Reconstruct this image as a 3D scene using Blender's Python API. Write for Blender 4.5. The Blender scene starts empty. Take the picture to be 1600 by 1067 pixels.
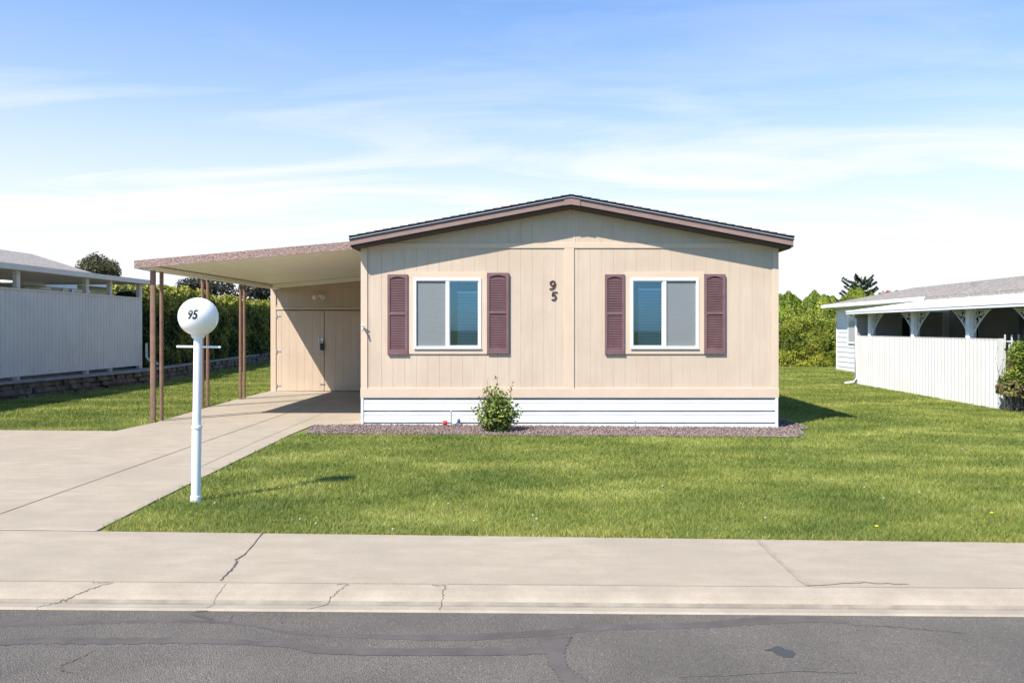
import bpy, bmesh, math, random
import numpy as np
from mathutils import Vector, Matrix, noise
random.seed(7); rng = np.random.default_rng(7)
S = bpy.context.scene; C = S.collection
# ---------------------------------------------------------------- camera, sky, sun, exposure
F = 1300.0; H = 1.65; VX = 850.0; VY = 513.0
cam = bpy.data.cameras.new('camera'); co = bpy.data.objects.new('camera', cam); C.objects.link(co)
co.location = (0, 0, H); co.rotation_euler = (math.pi/2, 0, 0)
cam.sensor_width = 36; cam.lens = 36*F/1600
cam.shift_x = -(VX-800)/1600; cam.shift_y = (VY-533.5)/1600
cam.clip_end = 5000; cam.clip_start = .05; S.camera = co
SUN = Vector((.58, .664, -1)).normalized()
EL = math.asin(-SUN.z); AZ = math.atan2(-SUN.x, -SUN.y)
W = bpy.data.worlds.new("World"); S.world = W; W.use_nodes = True
nt = W.node_tree; N = nt.nodes; L = nt.links; N.clear()
sky = N.new('ShaderNodeTexSky'); sky.sky_type = 'NISHITA'; sky.sun_disc = False
sky.sun_elevation = EL; sky.sun_rotation = AZ; sky.air_density = 1.0; sky.dust_density = .5; sky.ozone_density = 4.0
tc = N.new('ShaderNodeTexCoord')
sep = N.new('ShaderNodeSeparateXYZ'); L.new(tc.outputs['Generated'], sep.inputs[0])
def mth(nt, op, a, b=None, c=None, clamp=False):
    n = nt.nodes.new('ShaderNodeMath'); n.operation = op; n.use_clamp = clamp
    for i, v in enumerate((a, b, c)):
        if v is None: continue
        if isinstance(v, (int, float)): n.inputs[i].default_value = v
        else: nt.links.new(v, n.inputs[i])
    return n.outputs[0]
def ramp(nt, fac, stops):
    r = nt.nodes.new('ShaderNodeValToRGB'); e = r.color_ramp.elements
    while len(e) < len(stops): e.new(.5)
    for i, (p, c) in enumerate(stops):
        e[i].position = p; e[i].color = (*c, 1) if isinstance(c, tuple) else (c, c, c, 1)
    nt.links.new(fac, r.inputs[0]); return r.outputs[0]
def mixc(nt, f, a, b, mode='MIX'):
    m = nt.nodes.new('ShaderNodeMix'); m.data_type = 'RGBA'; m.blend_type = mode
    for k, v in ((0, f), (6, a), (7, b)):
        if isinstance(v, (int, float)): m.inputs[k].default_value = v
        elif isinstance(v, tuple): m.inputs[k].default_value = (*v, 1)
        else: nt.links.new(v, m.inputs[k])
    return m.outputs[2]
zz = mth(nt, 'MAXIMUM', sep.outputs[2], 0.02)
# cirrus on a plane high above
px_ = mth(nt, 'DIVIDE', sep.outputs[0], mth(nt, 'ADD', zz, .10)); py_ = mth(nt, 'DIVIDE', sep.outputs[1], mth(nt, 'ADD', zz, .10))
cmb = N.new('ShaderNodeCombineXYZ'); L.new(px_, cmb.inputs[0]); L.new(py_, cmb.inputs[1])
mp = N.new('ShaderNodeMapping'); mp.inputs['Scale'].default_value = (.55, 1.5, 1); mp.inputs['Rotation'].default_value = (0, 0, -.22)
mp.inputs['Location'].default_value = (1.3, 2.4, 0); L.new(cmb.outputs[0], mp.inputs[0])
n1 = N.new('ShaderNodeTexNoise'); n1.inputs['Scale'].default_value = 1.1; n1.inputs['Detail'].default_value = 8; n1.inputs['Roughness'].default_value = .58; n1.inputs['Distortion'].default_value = .9
L.new(mp.outputs[0], n1.inputs['Vector'])
cl = ramp(nt, n1.outputs[0], [(.44, 0.0), (.80, 1.0)])
view_side = ramp(nt, mth(nt, 'ADD', mth(nt, 'MULTIPLY', sep.outputs[1], .5), .5), [(.42, .06), (.72, 1.0)])  # haze and cloud faded out behind the camera to cut ambient light
hz = mth(nt, 'MULTIPLY', view_side, ramp(nt, sep.outputs[2], [(0.0, 1.0), (.10, .93), (.17, .66), (.26, .32), (.36, .13), (.55, 0.0)]))
cm = mth(nt, 'MULTIPLY', mth(nt, 'MULTIPLY', cl, view_side), ramp(nt, sep.outputs[2], [(0.0, 1.0), (.2, .8), (.30, .35), (.6, .15)]))
fac = mth(nt, 'MAXIMUM', mth(nt, 'ADD', hz, mth(nt, 'MULTIPLY', cm, .75), clamp=True), 0)
skyc = mixc(nt, 1.0, sky.outputs[0], (.74, 1.12, 1.44), "MULTIPLY")
final = mixc(nt, fac, skyc, (6.1, 6.25, 6.5))
bg = N.new('ShaderNodeBackground'); bg.inputs[1].default_value = .10; L.new(final, bg.inputs[0])
wo = N.new('ShaderNodeOutputWorld'); L.new(bg.outputs[0], wo.inputs[0])
sl = bpy.data.lights.new('sun', 'SUN'); sl.energy = 5.0; sl.angle = math.radians(.53); sl.color = (1, .94, .855)
so = bpy.data.objects.new('sun', sl); C.objects.link(so); so.rotation_euler = SUN.to_track_quat('-Z', 'Y').to_euler()
so.location = (-10, -10, 20)
S.view_settings.view_transform = 'Standard'; S.view_settings.look = 'None'; S.view_settings.gamma = 1
S.view_settings.exposure = .74
# ---------------------------------------------------------------- helpers
def g(x, y=0): return -.0075*max(-30, min(30, x))
def P(px, py, dz=0.0):                       # where a point of ground at survey angle px,py lies
    x = 0
    for _ in range(12):
        d = F*(H-g(x)-dz)/(py-VY); x = (px-VX)*d/F
    return x, d
M = {}
def mat(name, c1, c2=None, scale=4, rough=.75, bump=0, bscale=60, stretch=(1, 1, 1), bstretch=None, metal=0, spec=.4, detail=6, lo=.35, hi=.65, c3=None, s3=1.2, trans=0, attr=None, grain=0):
    m = bpy.data.materials.new(name); m.use_nodes = True; t = m.node_tree
    b = t.nodes['Principled BSDF']; geo = t.nodes.new('ShaderNodeNewGeometry')
    def nz(sc, st, det=6, rg=.55):
        mp = t.nodes.new('ShaderNodeMapping'); mp.inputs['Scale'].default_value = st; t.links.new(geo.outputs['Position'], mp.inputs[0])
        n = t.nodes.new('ShaderNodeTexNoise'); n.inputs['Scale'].default_value = sc; n.inputs['Detail'].default_value = det; n.inputs['Roughness'].default_value = rg
        t.links.new(mp.outputs[0], n.inputs['Vector']); return n.outputs[0]
    col = c1
    if c2: col = ramp(t, nz(scale, stretch, detail), [(lo, c1), (hi, c2)])
    if c3: col = mixc(t, ramp(t, nz(s3, (1, 1, 1), 4), [(.42, 0.0), (.68, .8)]), col, c3)
    if grain: col = mixc(t, 1.0, col, ramp(t, nz(150, (1, 1, 1), 3, .7), [(.3, 1-grain), (.5, 1.0), (.7, 1+grain*.6)]), 'MULTIPLY')
    if attr:
        a = t.nodes.new('ShaderNodeAttribute'); a.attribute_name = attr
        col = mixc(t, 1.0, col, a.outputs['Color'], 'MULTIPLY') if attr != 'leafcol' else a.outputs['Color']
    if isinstance(col, tuple): b.inputs['Base Color'].default_value = (*col, 1)
    else: t.links.new(col, b.inputs['Base Color'])
    b.inputs['Roughness'].default_value = rough; b.inputs['Metallic'].default_value = metal; b.inputs['Specular IOR Level'].default_value = spec
    if bump:
        bn = t.nodes.new('ShaderNodeBump'); bn.inputs['Strength'].default_value = bump; bn.inputs['Distance'].default_value = .01
        t.links.new(nz(bscale, bstretch or stretch, 8, .65), bn.inputs['Height']); t.links.new(bn.outputs[0], b.inputs['Normal'])
    if trans:
        tr = t.nodes.new('ShaderNodeBsdfTranslucent'); ms = t.nodes.new('ShaderNodeMixShader'); ms.inputs[0].default_value = trans
        if isinstance(col, tuple): tr.inputs[0].default_value = (*col, 1)
        else: t.links.new(col, tr.inputs[0])
        t.links.new(b.outputs[0], ms.inputs[1]); t.links.new(tr.outputs[0], ms.inputs[2]); t.links.new(ms.outputs[0], t.nodes['Material Output'].inputs[0])
    M[name] = m; return m
mat('siding', (.535, .418, .312), (.58, .458, .345), 2.2, .8, .55, 30, (6, 6, .5), (3, 3, 14), detail=5, c3=(.50, .385, .285), s3=1.3)
mat('trim', (.555, .425, .312), (.59, .455, .335), 3, .75, .2, 30, (1, 1, 1))
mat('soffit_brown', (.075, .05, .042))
mat('fascia', (.235, .15, .13), (.275, .18, .155), 6, .7, .2, 60, (1, 1, 6))
mat('shingle_dark', (.028, .027, .032), (.06, .055, .06), 60, .95, .5, 120)
mat('drip', (.42, .42, .44), rough=.35, metal=.3)
mat('shingle_gray', (.20, .175, .155), (.42, .375, .33), 7, .95, .6, 90, (6, .8, 6), c3=(.27, .24, .21), s3=5, lo=.42, hi=.58)
mat('rust_fascia', (.19, .105, .09), (.38, .29, .25), 34, .8, .3, 80, (1, 1, 1.6), lo=.44, hi=.60)
mat('post_brown', (.20, .115, .075), (.25, .15, .10), 9, .55, .1)
mat('soffit_cream', (.80, .77, .66), (.84, .81, .70), 3, .6, .05)
mat('white_paint', (.80, .80, .79), (.83, .83, .82), 3, .45, .04, spec=.4)
mat('white_skirt', (.66, .655, .645), (.71, .705, .695), 2, .45, .05, c3=(.62, .60, .57), s3=2.5)
mat('white_fence', (.57, .565, .545), (.63, .62, .60), 2, .5, .05, c3=(.60, .565, .50), s3=1.1)
mat('grey_fence', (.54, .505, .475), (.59, .555, .525), 2, .5, .05)
mat('vinyl', (.84, .84, .84), rough=.35)
mat('shutter', (.155, .078, .082), (.185, .098, .102), 7, .6, .1)
mat('numeral_brown', (.055, .020, .015), rough=.6)
mat('metal', (.5, .5, .5), rough=.35, metal=.8)
mat('black', (.015, .015, .018), rough=.5)
mat('blind', (.82, .82, .80), rough=.6)
mat('room', (.12, .12, .12))
mat('concrete', (.345, .285, .210), (.40, .334, .252), 3, .9, .5, 180, (1, 2.2, 1), c3=(.325, .275, .205), s3=.9, detail=15, grain=.20)
mat('curb', (.330, .273, .202), (.395, .331, .252), 4, .9, .4, 160, (1, 1, 1), c3=(.30, .252, .19), s3=2.5, detail=12, grain=.2)
mat('curb_dark', (.20, .168, .128), (.29, .25, .195), 6, .9, .4, 160, detail=10)  # darker kerb tone for the gutter band
mat('crack', (.07, .058, .046), (.17, .14, .11), 30, 1)
mat('joint_light', (.50, .45, .38), (.42, .37, .30), 12, .95)
mat('joint_grey', (.26, .225, .175), (.31, .27, .21), 9, .95, .2, 100)
mat('tar', (.078, .066, .057), (.110, .095, .083), 5, .75, .25, 90, detail=10)
mat('oil', (.045, .045, .042), (.06, .06, .055), 12, .5, .2, 100)
mat('stone', (.075, .055, .04), (.21, .17, .13), 5, .95, .9, 22, detail=12, c3=(.055, .045, .036), s3=3)
mat('cap_stone', (.20, .19, .18), (.29, .28, .26), 6, .95, .4, 50)
mat('gravel', (.15, .108, .095), (.25, .19, .17), 30, .95, .6, 90, attr='tint')
mat('bark', (.12, .085, .06), (.2, .15, .11), 20, .95, .6, 50)
mat('lap_white', (.68, .68, .67), (.73, .73, .72), 2, .5)
mat('cream_wall', (.55, .50, .36), (.60, .545, .40), 2, .7)
mat('porch_wall', (.36, .34, .33), (.42, .40, .38), 1.5, .8)
mat('dark_glass', (.02, .03, .045), rough=.08, spec=.8)
mat('curtain_glass', (.42, .43, .41), rough=.15); mat('iron_white', (.74, .73, .69), rough=.5)
mat('globe', (.84, .82, .78), rough=.22, spec=.5); _b = M['globe'].node_tree.nodes['Principled BSDF']; _b.inputs['Subsurface Weight'].default_value = .6; _b.inputs['Subsurface Scale'].default_value = .15; _b.inputs['Subsurface Radius'].default_value = (1, 1, 1)
mat('red_plastic', (.75, .03, .025), rough=.4); mat('blue_plastic', (.02, .10, .28), rough=.4)
mat('leaf', (.1, .1, .1), attr='leafcol', rough=.55, trans=.22, spec=.3)
mat('petal_yellow', (.85, .6, .02)); mat('seed_white', (.38, .38, .33)); mat('stem_green', (.12, .2, .04))
mat('stem_brown', (.10, .07, .04)); mat('edging', (.12, .10, .09), (.25, .22, .2), 10)
# asphalt
m = mat('asphalt', (.1, .1, .1), rough=.9); t = m.node_tree; b = t.nodes['Principled BSDF']
geo = t.nodes.new('ShaderNodeNewGeometry')
def tn(t, sc, det=4, rg=.6, st=(1, 1, 1)):
    gg = t.nodes.new('ShaderNodeNewGeometry'); mp = t.nodes.new('ShaderNodeMapping'); mp.inputs['Scale'].default_value = st
    t.links.new(gg.outputs['Position'], mp.inputs[0]); n = t.nodes.new('ShaderNodeTexNoise'); n.inputs['Scale'].default_value = sc
    n.inputs['Detail'].default_value = det; n.inputs['Roughness'].default_value = rg; t.links.new(mp.outputs[0], n.inputs['Vector']); return n.outputs[0]
base = ramp(t, tn(t, .9, 8), [(.3, (.108, .092, .075)), (.68, (.182, .157, .128))])
vor = t.nodes.new('ShaderNodeTexVoronoi'); vor.inputs['Scale'].default_value = 120; t.links.new(geo.outputs['Position'], vor.inputs['Vector'])
spk = ramp(t, vor.outputs['Color'], [(.15, .7), (.5, 1.0), (.86, 1.1), (.97, 1.9)])
col = mixc(t, 1.0, base, spk, 'MULTIPLY'); col = mixc(t, ramp(t, tn(t, 130, 3), [(.4, 0.0), (.62, .45)]), col, (.06, .058, .057))
t.links.new(col, b.inputs['Base Color'])
bn = t.nodes.new('ShaderNodeBump'); bn.inputs['Strength'].default_value = .7; bn.inputs['Distance'].default_value = .01
t.links.new(vor.outputs['Distance'], bn.inputs['Height']); t.links.new(bn.outputs[0], b.inputs['Normal'])
# lawn colour shared by soil sheet and blades
def lawncol(t, k):
    a = ramp(t, tn(t, .55, 4, .6, (1, 1.7, 1)), [(.36, tuple(k*v for v in (.098, .150, .020))), (.52, tuple(k*v for v in (.190, .232, .038))), (.64, tuple(k*v for v in (.320, .345, .080)))])
    a = mixc(t, ramp(t, tn(t, 5, 5, .7), [(.35, .0), (.75, .55)]), a, tuple(k*v for v in (.26, .29, .075)))
    return mixc(t, ramp(t, tn(t, 1.6, 6, .7), [(.60, 0.0), (.78, .55)]), a, tuple(k*v for v in (.46, .41, .22)))
m = mat('lawn_soil', (.1, .1, .1), rough=1); t = m.node_tree; t.links.new(lawncol(t, .62), t.nodes['Principled BSDF'].inputs['Base Color'])
m = mat('grass', (.1, .1, .1), rough=.5, spec=.25); t = m.node_tree; a = t.nodes.new('ShaderNodeAttribute'); a.attribute_name = 'tint'
cc = mixc(t, 1.0, lawncol(t, 1.0), a.outputs['Color'], 'MULTIPLY'); t.links.new(cc, t.nodes['Principled BSDF'].inputs['Base Color'])
tr = t.nodes.new('ShaderNodeBsdfTranslucent'); ms = t.nodes.new('ShaderNodeMixShader'); ms.inputs[0].default_value = .2
t.links.new(cc, tr.inputs[0]); t.links.new(t.nodes['Principled BSDF'].outputs[0], ms.inputs[1]); t.links.new(tr.outputs[0], ms.inputs[2]); t.links.new(ms.outputs[0], t.nodes['Material Output'].inputs[0])
# glass / screen
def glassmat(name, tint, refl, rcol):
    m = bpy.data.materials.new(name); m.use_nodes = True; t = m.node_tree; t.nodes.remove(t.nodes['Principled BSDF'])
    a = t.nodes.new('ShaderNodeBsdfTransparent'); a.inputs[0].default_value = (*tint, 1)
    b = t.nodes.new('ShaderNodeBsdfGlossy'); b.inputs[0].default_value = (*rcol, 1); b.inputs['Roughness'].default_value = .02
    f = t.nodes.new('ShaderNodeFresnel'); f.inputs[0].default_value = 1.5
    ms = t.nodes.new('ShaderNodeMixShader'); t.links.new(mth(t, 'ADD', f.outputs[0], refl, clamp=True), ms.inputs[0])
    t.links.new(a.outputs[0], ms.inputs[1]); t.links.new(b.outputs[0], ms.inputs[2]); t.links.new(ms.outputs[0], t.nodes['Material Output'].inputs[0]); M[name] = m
glassmat('glass', (.80, .91, .95), .07, (.62, .80, .98)); glassmat('glass_clear', (.75, .80, .82), .03, (.9, .95, 1))  # blue glossy tint puts the sky's reflection into the pane colour
m = bpy.data.materials.new('screen'); m.use_nodes = True; t = m.node_tree; b = t.nodes['Principled BSDF']; b.inputs['Base Color'].default_value = (.36, .375, .375, 1); b.inputs['Roughness'].default_value = .9
b.inputs['Alpha'].default_value = .36; M['screen'] = m

class MB:
    def __init__(s): s.v = []; s.f = []
    def poly(s, pts): n = len(s.v); s.v += [tuple(p) for p in pts]; s.f.append(tuple(range(n, n+len(pts)))); return s
    def box(s, x0, x1, y0, y1, z0, z1):
        return s.hexa([(x0, y0, z0), (x1, y0, z0), (x1, y1, z0), (x0, y1, z0), (x0, y0, z1), (x1, y0, z1), (x1, y1, z1), (x0, y1, z1)])
    def hexa(s, p):
        n = len(s.v); s.v += [tuple(q) for q in p]
        for q in ((3, 2, 1, 0), (4, 5, 6, 7), (0, 1, 5, 4), (1, 2, 6, 5), (2, 3, 7, 6), (3, 0, 4, 7)): s.f.append(tuple(n+i for i in q))
        return s
    def prism(s, poly, axis, a, b):           # poly: 2D points, extruded along axis
        def mk(u, v, w): return {'y': (u, w, v), 'x': (w, u, v), 'z': (u, v, w)}[axis]
        n = len(s.v); k = len(poly)
        s.v += [mk(u, v, a) for u, v in poly] + [mk(u, v, b) for u, v in poly]
        s.f.append(tuple(range(n, n+k))); s.f.append(tuple(range(n+2*k-1, n+k-1, -1)))
        for i in range(k): j = (i+1) % k; s.f.append((n+i, n+k+i, n+k+j, n+j))
        return s
    def tube(s, pts, r, seg=8, cap=True):
        pts = [Vector(p) for p in pts]; rs = r if isinstance(r, (list, tuple)) else [r]*len(pts); n = len(s.v)
        for i, p in enumerate(pts):
            d = (pts[min(i+1, len(pts)-1)]-pts[max(i-1, 0)]).normalized()
            up = Vector((0, 0, 1)) if abs(d.z) < .9 else Vector((1, 0, 0))
            a = d.cross(up).normalized(); b = d.cross(a)
            for k in range(seg):
                t = 2*math.pi*k/seg; s.v.append(tuple(p+(a*math.cos(t)+b*math.sin(t))*rs[i]))
        for i in range(len(pts)-1):
            for k in range(seg):
                k2 = (k+1) % seg; s.f.append((n+i*seg+k, n+i*seg+k2, n+(i+1)*seg+k2, n+(i+1)*seg+k))
        if cap: s.f.append(tuple(n+k for k in range(seg))[::-1]); s.f.append(tuple(n+(len(pts)-1)*seg+k for k in range(seg)))
        return s
    def lathe(s, cx, cy, prof, seg=24):
        n = len(s.v)
        for r, z in prof:
            for k in range(seg): t = 2*math.pi*k/seg; s.v.append((cx+r*math.cos(t), cy+r*math.sin(t), z))
        for i in range(len(prof)-1):
            for k in range(seg): k2 = (k+1) % seg; s.f.append((n+i*seg+k, n+i*seg+k2, n+(i+1)*seg+k2, n+(i+1)*seg+k))
        s.f.append(tuple(n+k for k in range(seg))[::-1]); s.f.append(tuple(n+(len(prof)-1)*seg+k for k in range(seg))); return s
    def build(s, name, m, parent=None, smooth=False, bevel=0, fix=True):
        me = bpy.data.meshes.new(name); me.from_pydata(s.v, [], s.f)
        if fix:
            bm = bmesh.new(); bm.from_mesh(me); bmesh.ops.recalc_face_normals(bm, faces=bm.faces); bm.to_mesh(me); bm.free()
        me.materials.append(M[m]); o = bpy.data.objects.new(name, me); C.objects.link(o); place(o, parent)
        if smooth: me.polygons.foreach_set('use_smooth', [True]*len(me.polygons))
        if bevel:
            bv = o.modifiers.new('b', 'BEVEL'); bv.width = bevel; bv.segments = 2; bv.limit_method = 'ANGLE'
        return o
def place(o, parent):
    if parent:
        o.parent = parent; w = Vector((0, 0, 0)); q = parent
        while q: w += q.location; q = q.parent
        o.location = -w
def tag(o, label=None, cat=None, group=None, kind=None):
    if label: o['label'] = label
    if cat: o['category'] = cat
    if group: o['group'] = group
    if kind: o['kind'] = kind
    return o
def thing(name, loc, label, cat, group=None):
    o = bpy.data.objects.new(name, None); C.objects.link(o); o.location = loc; o.empty_display_size = .2; return tag(o, label, cat, group)
def fast(name, v, f, m, parent=None, col=None, attr='leafcol'):
    me = bpy.data.meshes.new(name); k = f.shape[1]
    me.vertices.add(len(v)); me.vertices.foreach_set('co', v.astype(np.float32).ravel())
    me.loops.add(f.size); me.loops.foreach_set('vertex_index', f.astype(np.int32).ravel())
    me.polygons.add(len(f)); me.polygons.foreach_set('loop_start', np.arange(0, f.size, k, dtype=np.int32)); me.polygons.foreach_set('loop_total', np.full(len(f), k, dtype=np.int32))
    me.update(calc_edges=True)
    if col is not None:
        a = me.attributes.new(attr, 'FLOAT_COLOR', 'POINT'); a.data.foreach_set('color', np.c_[col, np.ones(len(col))].astype(np.float32).ravel())
    me.materials.append(M[m]); o = bpy.data.objects.new(name, me); C.objects.link(o); place(o, parent); return o
def nzv(p, s, off=0): return np.array([noise.noise(Vector((a*s+off, b*s, c*s))) for a, b, c in p])
def textmesh(txt, size, ext, shear=0, bold=0):
    cu = bpy.data.curves.new('t', 'FONT'); cu.body = txt; cu.size = size; cu.extrude = ext; cu.shear = shear; cu.offset = bold; cu.align_x = 'CENTER'; cu.align_y = 'CENTER'; cu.resolution_u = 6
    o = bpy.data.objects.new('t', cu); C.objects.link(o); dg = bpy.context.evaluated_depsgraph_get()
    me = bpy.data.meshes.new_from_object(o.evaluated_get(dg)); bpy.data.objects.remove(o); return me
# ---------------------------------------------------------------- ground, road, pavement, driveway
def lin(a, b): k = (b[1]-a[1])/(b[0]-a[0]); return lambda x: a[1]+k*(x-a[0])
sw_back = lin(P(0, 827.5), P(1600, 847.5)); joint = lin(P(0, 907), P(1600, 918.5)); redge = lin(P(0, 951.5, -.07), P(1600, 963, -.07))
XS = [-45, -30, -20, -12, -8, -6, -4, -2, 0, 2, 4, 6, 8, 12, 20, 30, 45]
mb = MB(); ys = [(-600, -.4), (4, -.4), (6.0, -.4), (6.35, -.012), (12, -.012), (40, -.012), (300, -.012), (2500, -.012)]
xs = [-2500, -200] + XS + [200, 2500]; n = len(xs)
for y, dz in ys:
    for x in xs: mb.v.append((x, y, g(x)+dz))
for j in range(len(ys)-1):
    for i in range(n-1): mb.f.append((j*n+i, j*n+i+1, (j+1)*n+i+1, (j+1)*n+i))
tag(mb.build('ground', 'lawn_soil', fix=False), kind='structure')
def strip(rows, m, name, parent=None):         # rows: (yfn, dz)
    mb = MB(); n = len(XS)
    for fn, dz in rows:
        for x in XS: mb.v.append((x, fn(x), g(x)+dz))
    for j in range(len(rows)-1):
        for i in range(n-1): mb.f.append((j*n+i, j*n+i+1, (j+1)*n+i+1, (j+1)*n+i))
    return mb.build(name, m, parent, fix=False)
road = tag(strip([(lambda x: -8, -.05), (lambda x: 0, -.03), (lambda x: redge(x)+.05, -.07)], 'asphalt', 'road'), kind='structure')
walk = tag(strip([(lambda x: joint(x)+.006, -.02), (lambda x: joint(x)+.006, 0), (lambda x: sw_back(x)-.004, 0), (lambda x: sw_back(x)-.003, -.12)], 'concrete', 'sidewalk'), kind='structure')
def fr(t): return lambda x: joint(x)+(redge(x)-joint(x))*t
curb = tag(strip([(fr(0.01), -.02), (fr(0.015), -.002), (fr(.3), -.012), (fr(.52), -.030), (fr(.62), -.046)], 'curb', 'kerb'), kind='structure')
strip([(fr(.62), -.046), (fr(.67), -.060), (fr(.74), -.063)], 'curb_dark', 'gutter_band', curb)
strip([(fr(.74), -.063), (fr(.98), -.058), (fr(1.03), -.075)], 'curb', 'gutter_lip', curb)
strip([(lambda x: joint(x)-.006, -.02), (lambda x: joint(x)+.02, -.0202)], 'crack', 'kerb_joint', curb)
def ground_poly(pts, m, name, dz=0, thick=.1, parent=None):
    mb = MB(); n = len(pts); mb.poly([(x, y, g(x)+dz) for x, y in pts])
    if thick:
        for i in range(n):
            a, b = pts[i], pts[(i+1) % n]
            mb.poly([(a[0], a[1], g(a[0])+dz), (b[0], b[1], g(b[0])+dz), (b[0], b[1], g(b[0])+dz-thick), (a[0], a[1], g(a[0])+dz-thick)])
    return mb.build(name, m, parent)
HX0, HX1, HY = -3.09, 3.96, 14.10
SY = 21.2
dr = [(-13, sw_back(-13)+.002), (P(150, 829)[0], sw_back(P(150, 829)[0])+.002), P(250, 778), P(350, 729), P(455, 678), P(488, 664.5), (HX0-.05, HY-.02), (HX0-.05, SY+.1), (-6.98, SY+.1), (-6.95, 19.2), P(320, 637.5), P(243, 660), P(180, 673.2), (-13, P(180, 673.2)[1])]
drive = tag(ground_poly(dr, 'concrete', 'driveway', .001), kind='structure')
def ribbon(pts, w, m, name, parent, dz=.004, jag=0, zoff=0, sub=1):
    w_rough = name != 'tar_seal'; jag = jag if w_rough else 0
    q = []
    for a, b in zip(pts[:-1], pts[1:]):
        for k in range(sub): q.append((a[0]+(b[0]-a[0])*k/sub, a[1]+(b[1]-a[1])*k/sub))
    q.append(pts[-1]); q = [Vector(p) for p in q]
    mb = MB(); n = len(q)
    ws = w if isinstance(w, list) else None
    for i, p in enumerate(q):
        d = (q[min(i+1, n-1)]-q[max(i-1, 0)]).normalized(); nn = Vector((-d.y, d.x))
        wi = (np.interp(i/(n-1), np.linspace(0, 1, len(ws)), ws) if ws else w)
        c = p+nn*random.uniform(-jag, jag); ww = wi*(random.uniform(.6, 1.4) if jag and w_rough else 1+.12*math.sin(i*1.9)+.08*math.sin(i*4.3))
        for s in (-1, 1):
            e = c+nn*s*ww/2; mb.v.append((e.x, e.y, zoff(e.x, e.y)+dz if callable(zoff) else g(e.x)+zoff+dz))
    for i in range(n-1): mb.f.append((2*i, 2*i+1, 2*i+3, 2*i+2))
    return mb.build(name, m, parent, fix=False)
ribbon([P(0, 803), P(150, 750), P(300, 697), P(440, 648.5), P(520, 620)], .014, 'crack', 'slab_line', drive, .004, .001)
ribbon([P(300, 735), P(400, 690), P(480, 656), P(555, 625)], .010, 'joint_grey', 'slab_line', drive, .004)
ribbon([P(250, 662), P(500, 656), P(560, 655)], .010, 'joint_grey', 'slab_line', drive, .004)  # thin grey line across the slab from the front post
ribbon([(-13, sw_back(-13)+.0), (P(150, 829)[0], sw_back(P(150, 829)[0]))], .02, 'joint_light', 'slab_line', drive, .005)
ribbon([P(411, 832.5), P(383, 866)], .009, 'crack', 'crack', walk, .004, .003, 0, 8)
ribbon([P(383, 866), P(369, 874), P(370, 879), P(359, 892), P(345, 907)], .012, 'crack', 'crack', walk, .004, .008, 0, 6)
ribbon([P(1183, 843.5), P(1220, 878), P(1262, 915)], .035, 'joint_grey', 'patched_joint', walk, .004, .006, 0, 8)
ribbon([P(1262, 915), P(1340, 909), P(1420, 913)], [.02, .04, .01], 'joint_grey', 'dirt_streak', walk, .004, .01, 0, 10)
def curbz(x, y):
    t = (joint(x)-y)/(joint(x)-redge(x)); return g(x)+float(np.interp(t, [0, .3, .52, .62, .67, .74, .98, 1.03], [-.002, -.012, -.03, -.046, -.06, -.063, -.058, -.075]))
def CP(px, t): x = (px-VX)*5.25/F; return (x, joint(x)+(redge(x)-joint(x))*t)
for pts, w, jg in (([(165, .03), (158, .1), (145, .3), (135, .42), (120, .62), (105, .72), (97, .85), (90, 1.0)], .016, .012), ([(130, .02), (145, .06), (158, .03)], .014, .01),
                 ([(345, .05), (345, .5), (346, .72), (344, .98)], .007, .006), ([(540, .04), (533, .2), (527, .4), (520, .62), (512, .8), (496, 1.0)], .014, .008),
                 ([(520, .05), (530, .02), (541, .06)], .014, .006), ([(694, .08), (692, .4), (694, .7), (695, 1.0)], .012, .01), ([(672, .06), (694, .08)], .014, .006)):
    ribbon([CP(*p) for p in pts], w*.55, 'crack', 'crack', curb, .0015, jg, curbz, 6)
RZ = lambda x, y: g(x)-.03-.04*max(0, y)/redge(x)
def RP(px, py): return P(px, py, -.068)
def smooth(pts, k=6):
    out = []
    for i in range(len(pts)-1):
        p0, p1, p2, p3 = pts[max(i-1, 0)], pts[i], pts[i+1], pts[min(i+2, len(pts)-1)]
        for j in range(k):
            t = j/k; out.append(tuple(.5*(2*p1[d]+(p2[d]-p0[d])*t+(2*p0[d]-5*p1[d]+4*p2[d]-p3[d])*t*t+(3*p1[d]-p0[d]-3*p2[d]+p3[d])*t**3) for d in (0, 1)))
    return out+[pts[-1]]
ribbon(smooth([RP(*p) for p in ((-150, 980), (0, 976), (130, 972), (290, 970), (380, 975), (450, 987), (540, 993), (709, 996), (850, 989), (950, 980), (1100, 976), (1162, 971), (1256, 967), (1325, 972))]), [.05, .07, .05, .03, .05, .10, .08, .10, .12, .05], 'tar', 'tar_seal', road, .0015, .003, RZ, 2)
ribbon(smooth([RP(*p) for p in ((-150, 1008), (0, 1005), (60, 1001), (156, 1002), (312, 1002), (450, 1008), (512, 1017), (669, 1019), (840, 1017), (872, 1006))]), [.10, .08, .10, .09, .06, .09, .11, .10, .08], 'tar', 'tar_seal', road, .0024, .003, RZ, 2)
ribbon(smooth([RP(*p) for p in ((866, 995), (866, 1015), (872, 1040), (885, 1055), (905, 1075), (915, 1110))]), [.20, .10, .08, .12, .14], 'tar', 'tar_seal', road, .0033, .003, RZ, 2)
ribbon(smooth([RP(*p) for p in ((330, 968), (300, 957), (325, 953))]), [.03, .03], 'tar', 'tar_seal', road, .0028, .003, RZ, 2)
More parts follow.
